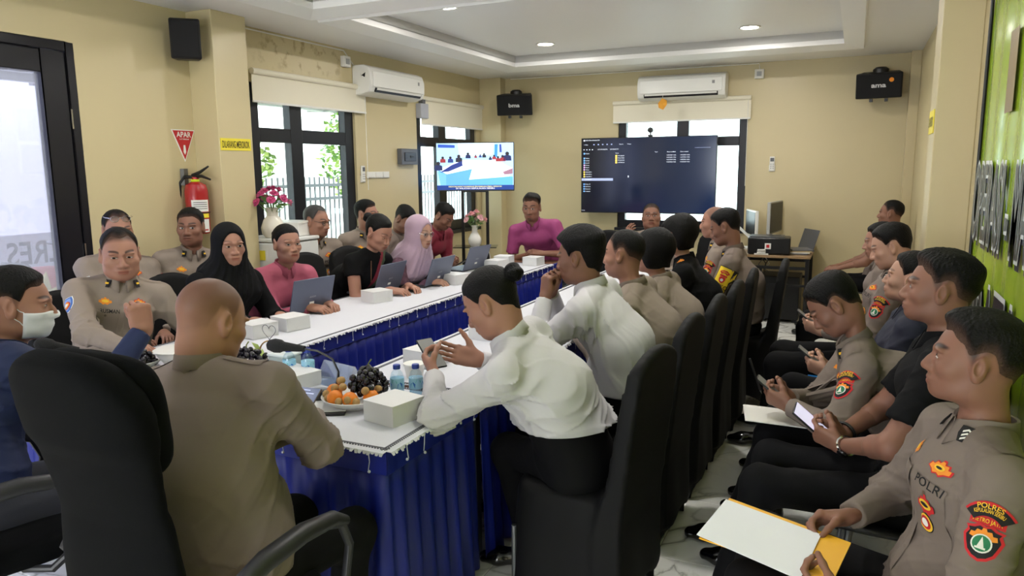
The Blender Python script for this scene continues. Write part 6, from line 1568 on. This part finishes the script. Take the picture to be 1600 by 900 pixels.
# ---------------------------------------------------------------- things on the tables
TZ = .748
M_BOXC = mat('white snack carton', (216, 216, 216), .5)
def snack_box(x, y, rz, label, d=(.150, .16, .076), z=TZ):
    t = thing('snack_box', label, 'box', (x, y, z), rz, 'white snack boxes on the tables')
    MB().box((0, 0, d[2]/2), d).build('carton', M_BOXC, t, bev=.0018)
    MB().box((0, 0, d[2]+.0008), (d[0]+.002, d[1]+.002, .0016)).build('lid', M_BOXC, t)
    x_ = d[0]/2+.0012; w = d[1]/2
    for q in (-1, 1): MB().add([(x_, q*(w-.004), d[2]-.004), (x_+.0015, q*(w-.055), d[2]-.035), (x_, q*(w-.004), d[2]-.062)], [(0, 2, 1)]).build('folded_flap', M_BOXC, t, smooth=0)
snack_box(-1.475, 2.165, -12, 'white snack box nearest the camera on the head table')
snack_box(-1.765, 2.87, -10, 'white snack box on the right table beside the man with the bun')
snack_box(-1.74, 3.46, -6, 'white snack box behind the phone of the man with the bun')
snack_box(-2.93, 3.02, -12, 'nearer white snack box of the touching pair on the left table'); snack_box(-2.89, 3.235, -12, 'farther white snack box of the touching pair on the left table')
snack_box(-2.95, 4.17, -20, 'white snack box before the laptop of the woman with the bun'); snack_box(-2.83, 5.07, -15, 'white snack box beside the mauve headscarf woman’s laptop'.replace('’s laptop', ' laptop'))
snack_box(-2.93, 6.0, -10, 'white snack box on papers near the far end of the left table'); snack_box(-3.0, 6.32, 5, 'white snack box behind another near the magenta man'); snack_box(-2.70, 6.33, -5, 'white snack box at the far right corner of the left table')
snack_box(-2.12, 2.36, -15, 'wide white snack box in front of the bald officer', d=(.20, .16, .06))
t = thing('paper_sheet', 'loose white papers on the left table by the farthest laptop', 'papers', (-3.05, 5.86, TZ), 12)
for k in range(2): MB().box((.02*k, .03*k, .001+.002*k), (.21, .30, .0015), RZ(9*k)).build('sheet', M_WHITE, t)
M_PET = glass_mat('clear bottle plastic', (236, 244, 248), gloss=.10); M_BCAP = mat('blue cap plastic', (34, 62, 160), .4); M_LBL = mat('pale blue bottle label', (150, 200, 224), .35); M_LBL2 = mat('blue bottle print', (40, 110, 190), .35); M_LBL3 = mat('teal bottle print', (70, 180, 170), .35)
def bottle(x, y, label, rz=0):
    t = thing('water_bottle', label, 'bottle', (x, y, TZ), rz)
    MB().lathe([(0, .0), (.024, 0), (.0275, .006), (.0275, .03), (.0265, .036), (.0275, .042), (.0275, .085), (.022, .104), (.0125, .116), (.0125, .122)], 20).build('bottle', M_PET, t)
    MB().lathe([(0, .003), (.0255, .004), (.0255, .080), (0, .080)], 16).build('water', glass_mat('bottle water', (214, 232, 240), gloss=.04), t)
    MB().lathe([(.0280, .040), (.0283, .0405), (.0283, .083), (.0280, .0835)], 20).build('label', M_LBL, t)
    b = MB()
    for a in (-2.2, -.6, 1.1, 2.8): b.add([(.0287*cos(a+u), .0287*sin(a+u), z) for z, u in ((.046, -.35), (.046, .35), (.062, .42), (.070, .1), (.062, -.3))], [(0, 1, 2, 3, 4)])
    b.build('label_print', M_LBL2, t, smooth=0)
    b = MB()
    for a in (-1.4, .3, 2.0): b.add([(.0287*cos(a+u), .0287*sin(a+u), z) for z, u in ((.066, -.4), (.066, .4), (.076, .3), (.080, -.2))], [(0, 1, 2, 3)])
    b.build('label_print', M_LBL3, t, smooth=0)
    MB().lathe([(0, .119), (.0145, .119), (.0148, .132), (.0135, .136), (0, .136)], 20).build('cap', M_BCAP, t)
bottle(-1.60, 2.375, 'left water bottle of the pair behind the near snack box'); bottle(-1.535, 2.41, 'right water bottle of the pair behind the near snack box', 40); bottle(-2.19, 2.43, 'left water bottle of the pair behind the gooseneck microphone'); bottle(-2.105, 2.45, 'right water bottle of the pair behind the gooseneck microphone', 70)
# fruit bowls
M_GRAPE = mat('black grape skin', (24, 18, 30), .25, coat=.2, var=.3, vscale=40); M_LONG = mat('longan skin', (176, 140, 88), .7, var=.15, vscale=60); M_ORNG = mat('orange peel', (236, 132, 24), .45, bump=.2, bscale=260)
_gm = MB().ball((0, 0, 0), (.0125, .0125, .0160), 10, 7).mesh('grape', M_GRAPE, 180); _lm = MB().ball((0, 0, 0), .0155, 10, 7).mesh('longan', M_LONG, 180); _om = MB().ball((0, 0, 0), (.031, .031, .029), 16, 10).mesh('mandarin', M_ORNG, 180)
def grapes(c, n, R, H, label, seed):
    rnd = random.Random(seed); t = thing('grape_bunch', label, 'grapes', c); pts = []
    for i in range(n*30):
        if len(pts) >= n: break
        a = rnd.uniform(0, 2*pi); h = rnd.random(); r = R*math.sqrt(max(0, 1-h*h))*(.55+.45*rnd.random()); p = Vector((r*cos(a), r*sin(a), H*h))
        if all((p-q).length > .0195 for q in pts): pts.append(p)
    for p in pts:
        o = obj('grape', _gm, t); o.location = p; o.rotation_euler = (rnd.uniform(-.8, .8), rnd.uniform(-.8, .8), rnd.uniform(0, 3))
    MB().tube([(0, 0, H*.3), (.005, .005, H+.02), (.015, .01, H+.035)], .003, 6).build('stem', mat('green stem', (110, 120, 60), .7), t)
def bowl(x, y, label):
    t = thing('fruit_plate', label, 'plate', (x, y, TZ)); MB().lathe([(0, .004), (.07, .004), (.075, 0), (.078, .006), (.115, .026), (.128, .040), (.126, .042), (.112, .030), (.076, .011), (0, .010)], 32).build('plate', mat('white melamine', (228, 226, 222), .3), t)
def fruit(name, me, x, y, z, label, cat, group): o = obj(name, me); o.location = (x, y, z); o.rotation_euler = (random.uniform(0, 3), random.uniform(0, 3), 0); tag(o, label, cat, group)
bx0, by0 = -1.70, 2.235
bowl(bx0, by0, 'white plate of fruit left of the near snack box')
grapes((bx0+.035, by0+.035, TZ+.055), 58, .075, .085, 'bunch of black grapes on the near fruit plate', 1)
for k, (dx, dy, dz) in enumerate([(-.035, -.075, .045), (-.085, -.015, .048), (.03, -.07, .044), (.085, -.015, .045)]): fruit('mandarin_orange', _om, bx0+dx, by0+dy, TZ+dz, 'orange mandarin on the near fruit plate', 'orange', 'mandarins on the near fruit plate')
for k, (dx, dy, dz) in enumerate([(-.07, -.072, .04), (.0, -.098, .042), (-.055, -.05, .075), (-.075, .01, .085), (-.02, -.045, .082), (-.045, -.02, .098), (.06, -.075, .042), (.075, -.035, .075), (.095, .02, .07), (-.10, -.045, .045), (.035, -.09, .05)]): fruit('longan', _lm, bx0+dx, by0+dy, TZ+dz, 'small brown longan fruit on the near fruit plate', 'longan', 'longans on the near fruit plate')
bx1, by1 = -2.40, 2.36
bowl(bx1, by1, 'white plate of fruit behind the bald officer’s shoulder'.replace('’s', ''))
grapes((bx1+.01, by1+.02, TZ+.045), 60, .10, .075, 'bunch of black grapes on the second fruit plate by the small plant', 2)
for k, (dx, dy, dz) in enumerate([(-.01, -.10, .04), (.055, -.09, .04), (.02, -.095, .06), (-.06, -.085, .045), (.085, -.05, .042)]): fruit('longan', _lm, bx1+dx, by1+dy, TZ+dz, 'small brown longan fruit on the second fruit plate', 'longan', 'longans on the second fruit plate')
bowl(-2.97, 2.27, 'white plate of black grapes between the masked man and the bald officer'); grapes((-2.97, 2.27, TZ+.02), 55, .10, .06, 'bunch of black grapes behind the raised fist', 3)
for k in range(4):
    t = thing('snack_pack', 'orange wrapped snack pack beside the second fruit plate, '+['leftmost', 'second from left', 'third from left', 'rightmost'][k], 'snack', (-2.66+.075*k, 2.44+.03*(k % 2), TZ), 20*k); b = MB(); n = 8
    vs = []
    for i in range(n+1):
        u = -1+2*i/n; th = .022*(1-u*u)**.5+.001; vs += [(.05*u, -.04, .022), (.05*u, -.02, .022+th), (.05*u, .02, .022+th), (.05*u, .04, .022), (.05*u, .02, .022-th), (.05*u, -.02, .022-th)]
    b.add(vs, [(i*6+k_, i*6+(k_+1) % 6, (i+1)*6+(k_+1) % 6, (i+1)*6+k_) for i in range(n) for k_ in range(6)]); b.build('wrapper', mat('orange wrapper', (228, 110, 40), .35), t); MB().box((0, -.0, .046), (.04, .05, .002)).build('print', M_SWHT, t)
t = thing('serving_bowl', 'white bowl with rim behind the bald officer', 'bowl', (-2.80, 2.38, TZ)); MB().lathe([(0, 0), (.05, 0), (.055, .01), (.10, .075), (.105, .08), (.10, .082), (.05, .015), (0, .012)], 28).build('bowl', M_WHITE, t); MB().lathe([(.102, .08), (.108, .084), (.10, .088)], 28).build('rim', M_WHITE, t)
t = thing('paper_cup', 'white paper cup behind the water bottles of the near pair', 'cup', (-1.70, 2.66, TZ)); MB().lathe([(0, 0), (.035, 0), (.046, .055), (.048, .058), (.044, .058), (.034, .006), (0, .006)], 24).build('cup', M_WHITE, t); MB().lathe([(0, .056), (.048, .056), (.048, .062), (.0, .064)], 24).build('lid', M_WHITE, t)
t = thing('table_ornament', 'gold ring ornament with wire heart and leaves on the head table', 'ornament', (-2.355, 2.495, TZ))
M_GOLD = mat('gold wire', (190, 150, 80), .3, metal=.8)
MB().tube([(.062*cos(a*pi/12), 0, .075+.062*sin(a*pi/12)) for a in range(24)], .0032, 6, closed=True).build('ring', M_GOLD, t)
hp_ = []
for a in range(28): th = 2*pi*a/28; hp_.append((.0024*16*sin(th)**3, 0, .180+.0024*(13*cos(th)-5*cos(2*th)-2*cos(3*th)-cos(4*th))))
MB().tube(hp_, .0016, 6, closed=True).build('wire_heart', M_STEEL, t)
MB().lathe([(0, 0), (.035, 0), (.035, .018), (0, .018)], 20).build('base', M_WHITE, t)
rnd = random.Random(6)
for k in range(16):
    a = rnd.uniform(0, 2*pi); s_ = -1 if k % 2 else 1; p = Vector((s_*.052, 0, .03+.004*k)); d = Vector((s_*rnd.uniform(.2, 1), rnd.uniform(-.8, .8), rnd.uniform(-.1, .9))).normalized(); w = d.orthogonal().normalized()*.010; L = d*rnd.uniform(.03, .06)
    MB().add([p, p+L*.5+w, p+L, p+L*.5-w], [(0, 1, 2, 3)]).build('leaf', G[k % 2], t, smooth=0)
t = thing('tissue_tub', 'translucent plastic tub beside the ornament', 'container', (-2.25, 2.47, TZ)); MB().box((0, 0, .045), (.11, .09, .09)).build('tub', mat('frosted plastic', (200, 212, 212), .3, alpha=.7), t, bev=.006); MB().box((0, 0, .094), (.118, .098, .012)).build('lid', mat('frosted lid', (214, 222, 222), .3), t, bev=.004)
# gooseneck conference microphones
def gooseneck(x, y, rz, label, head, stem, flip=1):
    t = thing('conference_microphone', label, 'microphone', (x, y, TZ), rz)
    b = MB(); b.prism([(-.075, 0), (.075, 0), (.075, .018), (-.075, .045)], -.055, .055, Matrix(((0, 0, 1), (1, 0, 0), (0, 1, 0)))); b.build('base', mat('mic base black', (22, 23, 26), .4), t, bev=.004)
    MB().box((0, .005, .034), (.07, .07, .004), Matrix.Rotation(-.18, 3, 'X')).build('speaker_panel', mat('silver panel', (150, 156, 160), .35, metal=.5), t)
    MB().box((.0, -.055, .043), (.03, .012, .006)).build('push_button', M_STEEL, t)
    MB().tube(stem, [.008]+[.0045]*(len(stem)-1), 8).build('gooseneck', M_BLACK, t)
    a = Vector(stem[-1]); h = Vector(head); d = (h-a); MB().tube([a-d*.06, a+d*.15, a+d*.52, a+d*.60, a+d*.78, a+d*.94, a+d*1.0], [.012, .015, .020, .027, .029, .021, .006], 14).build('microphone_head', mat('mic foam', (14, 14, 16), .8, bump=.4, bscale=300), t)
gooseneck(-1.87, 2.27, 35, 'black gooseneck microphone before the bald officer', (-.235, .155, .19), [(.045, .03, .04), (.052, .04, .09), (.03, .055, .140), (-.03, .085, .170), (-.09, .105, .178)])
gooseneck(-2.78, 2.12, 30, 'black gooseneck microphone in front of the masked man, by his fist', (-.345, -.08, .200), [(.0, .03, .04), (-.02, .02, .09), (-.08, .0, .13), (-.15, -.02, .15), (-.20, -.04, .158)])
t = thing('handheld_microphone', 'black handheld microphone lying before the mauve headscarf woman', 'microphone', (-3.02, 4.66, TZ+.0185), -8)
MB().tube([(-.16, 0, 0), (-.05, 0, 0), (.06, 0, .002)], [.014, .016, .018], 14).build('handle', M_BLACK, t); MB().ball((.085, 0, .006), (.028, .024, .024), 14, 10).build('grille_head', mat('mic mesh', (24, 24, 26), .5, metal=.4, bump=.5, bscale=400), t)
t = thing('name_stand', 'clear acrylic tent name stand behind the near fruit plate', 'name stand', (-1.93, 2.44, TZ), -14)
for s in (-1, 1): MB().box((0, s*.028, .045), (.20, .003, .105), Matrix.Rotation(s*.52, 3, 'X')).build('panel', glass_mat('acrylic', (226, 232, 240), gloss=.05, haze=.22), t)
MB().box((0, -.0, .001), (.20, .10, .002)).build('footing', glass_mat('acrylic'), t)
t = thing('tablet_folder', 'dark folder with papers under the gooseneck microphone', 'folder', (-1.80, 2.18, TZ), 30); MB().box((0, 0, .004), (.18, .25, .008)).build('cover', M_BLACK, t, bev=.002); MB().box((.01, .01, .0095), (.16, .22, .002)).build('sheet', M_WHITE, t)
# laptops on the left table, lids towards the camera
M_LID = mat('grey blue laptop lid', (98, 104, 124), .4, metal=.35)
def laptop(x, y, rz, label, tilt=22):
    """hinge at the origin; the keyboard lies towards -y, the lid rises from the hinge"""
    t = thing('laptop', label, 'laptop', (x, y, TZ), rz, 'grey laptops on the left table')
    MB().box((0, -.115, .009), (.33, .235, .015)).build('base', mat('dark laptop deck', (52, 54, 62), .4), t, bev=.003)
    MB().box((0, -.10, .0172), (.28, .11, .001)).build('keyboard', M_BLACK, t)
    R = Matrix.Rotation(radians(-tilt), 3, 'X'); o = MB().box(Vector((0, .005, .014))+R @ Vector((0, 0, .112)), (.33, .008, .222), R).build('lid', M_LID, t, bev=.003)
    MB().box(Vector((0, .005, .014))+R @ Vector((0, -.0046, .112)), (.31, .001, .195), R).build('screen', emit('laptop screen', (120, 130, 150), .4), o)
    letters('maker_mark', 'AXIOO', mat('laptop mark', (176, 180, 190), .4), o, Vector((0, .005, .014))+R @ Vector((0, .0042, .10)), (-1, 0, 0), R @ Vector((0, 0, 1)), .012, bold=0, width=.05)
    MB().box(Vector((0, .005, .014))+R @ Vector((0, .0044, .058)), (.036, .001, .016), R).build('sticker', M_SWHT, o)
laptop(-3.10, 3.65, -99, 'grey laptop of the woman in the pink blouse, lid facing the camera', 16)
laptop(-3.10, 4.50, -90, 'grey laptop of the woman in the black dress with the bun', 20); laptop(-2.93, 4.93, -92, 'grey laptop of the woman in the mauve headscarf', 20); laptop(-3.06, 5.80, -97, 'farthest grey laptop on the left table')
# ---------------------------------------------------------------- held things
def phone(c, fwd, up, label, screen=None, sz=(.072, .150, .008)):
    t = thing('mobile_phone', label, 'phone', tuple(c)); R = basis(fwd, up); Mx = Matrix([list(r) for r in R])
    MB().box((0, 0, 0), sz, Mx).build('body', M_BLACK, t, bev=.003)
    MB().box(Mx @ Vector((0, 0, sz[2]/2+.0004)), (sz[0]-.006, sz[1]-.008, .0006), Mx).build('screen', screen or mat('phone glass', (30, 36, 50), .08), t); return t, Mx
E_PH = emit('phone screen pale', (200, 196, 220), .75); E_PD = emit('phone screen dark blue', (36, 56, 96), .6)
t, Mx = phone((-1.775, 2.03, .815), (-.35, .9, .25), (.25, -.35, .9), 'dark phone with a chat list held by the bald officer', E_PD, (.085, .175, .009))
for k in range(7): MB().box(Mx @ Vector((.0 if k % 2 else -.01, .066-.021*k, .0056)), (.05 if k % 2 else .032, .005, .0004), Mx).build('screen_text', E_SEL, t)
phone((-1.50, 2.475, .915), (-.6, .3, .55), (.5, -.25, .75), 'phone with a reflective case held by the man with the bun', mat('phone glass'))
phone((-.10, 2.725, .745), (-.7, -.15, .62), (.62, -.3, .75), 'phone with a bright screen held by the man in the black shirt', E_PH)
phone((-.268, 3.11, .735), (-.75, 0, .6), (.6, 0, .75), 'black phone held above papers by the bent officer', mat('phone glass'))
phone((-.152, 3.775, .725), (-.75, 0, .6), (.6, 0, .75), 'black phone held by the person in navy', mat('phone glass'))
phone((-.212, 4.545, .765), (-.75, 0, .6), (.6, 0, .75), 'phone held by the officer before the right column', mat('phone glass'))
phone((-3.37, 6.22, .77), (.85, 0, .5), (-.5, 0, .85), 'phone held by the man in dark red', mat('phone glass'))
t = thing('pen', 'dark pen in the hand of the bent officer', 'pen', (-.305, 3.045, .745)); MB().tube([(0, 0, 0), (-.045, -.01, .13)], [.004, .0045], 8).build('barrel', M_BLACK, t); MB().tube([(0, 0, 0), (.006, .001, -.014)], [.0038, .0008], 8).build('tip', M_STEEL, t)
t = thing('paper_sheet', 'white paper under the phone of the bent officer', 'papers', (-.22, 3.13, .618), 100); MB().box((0, 0, 0), (.21, .30, .002), Matrix.Rotation(.06, 3, 'X')).build('sheet', M_WHITE, t); MB().box((.004, .004, -.003), (.21, .30, .002), Matrix.Rotation(.06, 3, 'X')).build('sheet', M_WHITE, t)
t = thing('white_cup', 'small white cup held by the officer beyond the right column', 'cup', (-.25, 5.655, .745)); MB().lathe([(0, 0), (.022, 0), (.028, .06), (.026, .06), (.02, .004), (0, .004)], 18).build('cup', M_WHITE, t); MB().lathe([(.0275, .058), (.0295, .061), (.0275, .064)], 18).build('rim', M_WHITE, t)
# envelope and paper of the foreground officer
def quad_sheet(name, pts, th, m, par):
    P = [Vector(p) for p in pts]; n = (P[1]-P[0]).cross(P[3]-P[0]).normalized()*th; b = MB(); b.add([p for p in P]+[p+n for p in P], [(3, 2, 1, 0), (4, 5, 6, 7), (0, 1, 5, 4), (1, 2, 6, 5), (2, 3, 7, 6), (3, 0, 4, 7)]); return b.build(name, m, par, smooth=0)
ENV = [(-.297, 2.213, .64), (.0415, 2.011, .665), (.002, 1.802, .655), (-.338, 1.945, .63)]
t = thing('envelope', 'yellow document envelope held by the young officer in front', 'envelope', (0, 2, .55))
E0 = Vector((0, 2, .55)); EP = [Vector(p)-E0 for p in ENV]; quad_sheet('envelope_body', EP, .003, mat('yellow kraft envelope', (240, 178, 30), .6), t)
_eu = (EP[1]-EP[0]).normalized(); _ev = (EP[3]-EP[0]).normalized(); _en = _eu.cross(_ev).normalized(); _en = _en if _en.z > 0 else -_en
t3 = thing('paper_sheet', 'blank white sheet lying on the yellow envelope', 'papers', (0, 2, .55)); _a = EP[0]+_ev*.022-_eu*.004+_en*.0045; quad_sheet('sheet', [_a, _a+_eu*.318, _a+_eu*.318+_ev*.245, _a-_eu*.006+_ev*.245], .0012, mat('white paper', (228, 230, 234), .7), t3); quad_sheet('sheet', [_a+_eu*.004-_en*.002, _a+_eu*.314-_en*.002, _a+_eu*.314+_ev*.243-_en*.002, _a+_ev*.243-_en*.002], .0012, mat('white paper'), t3)
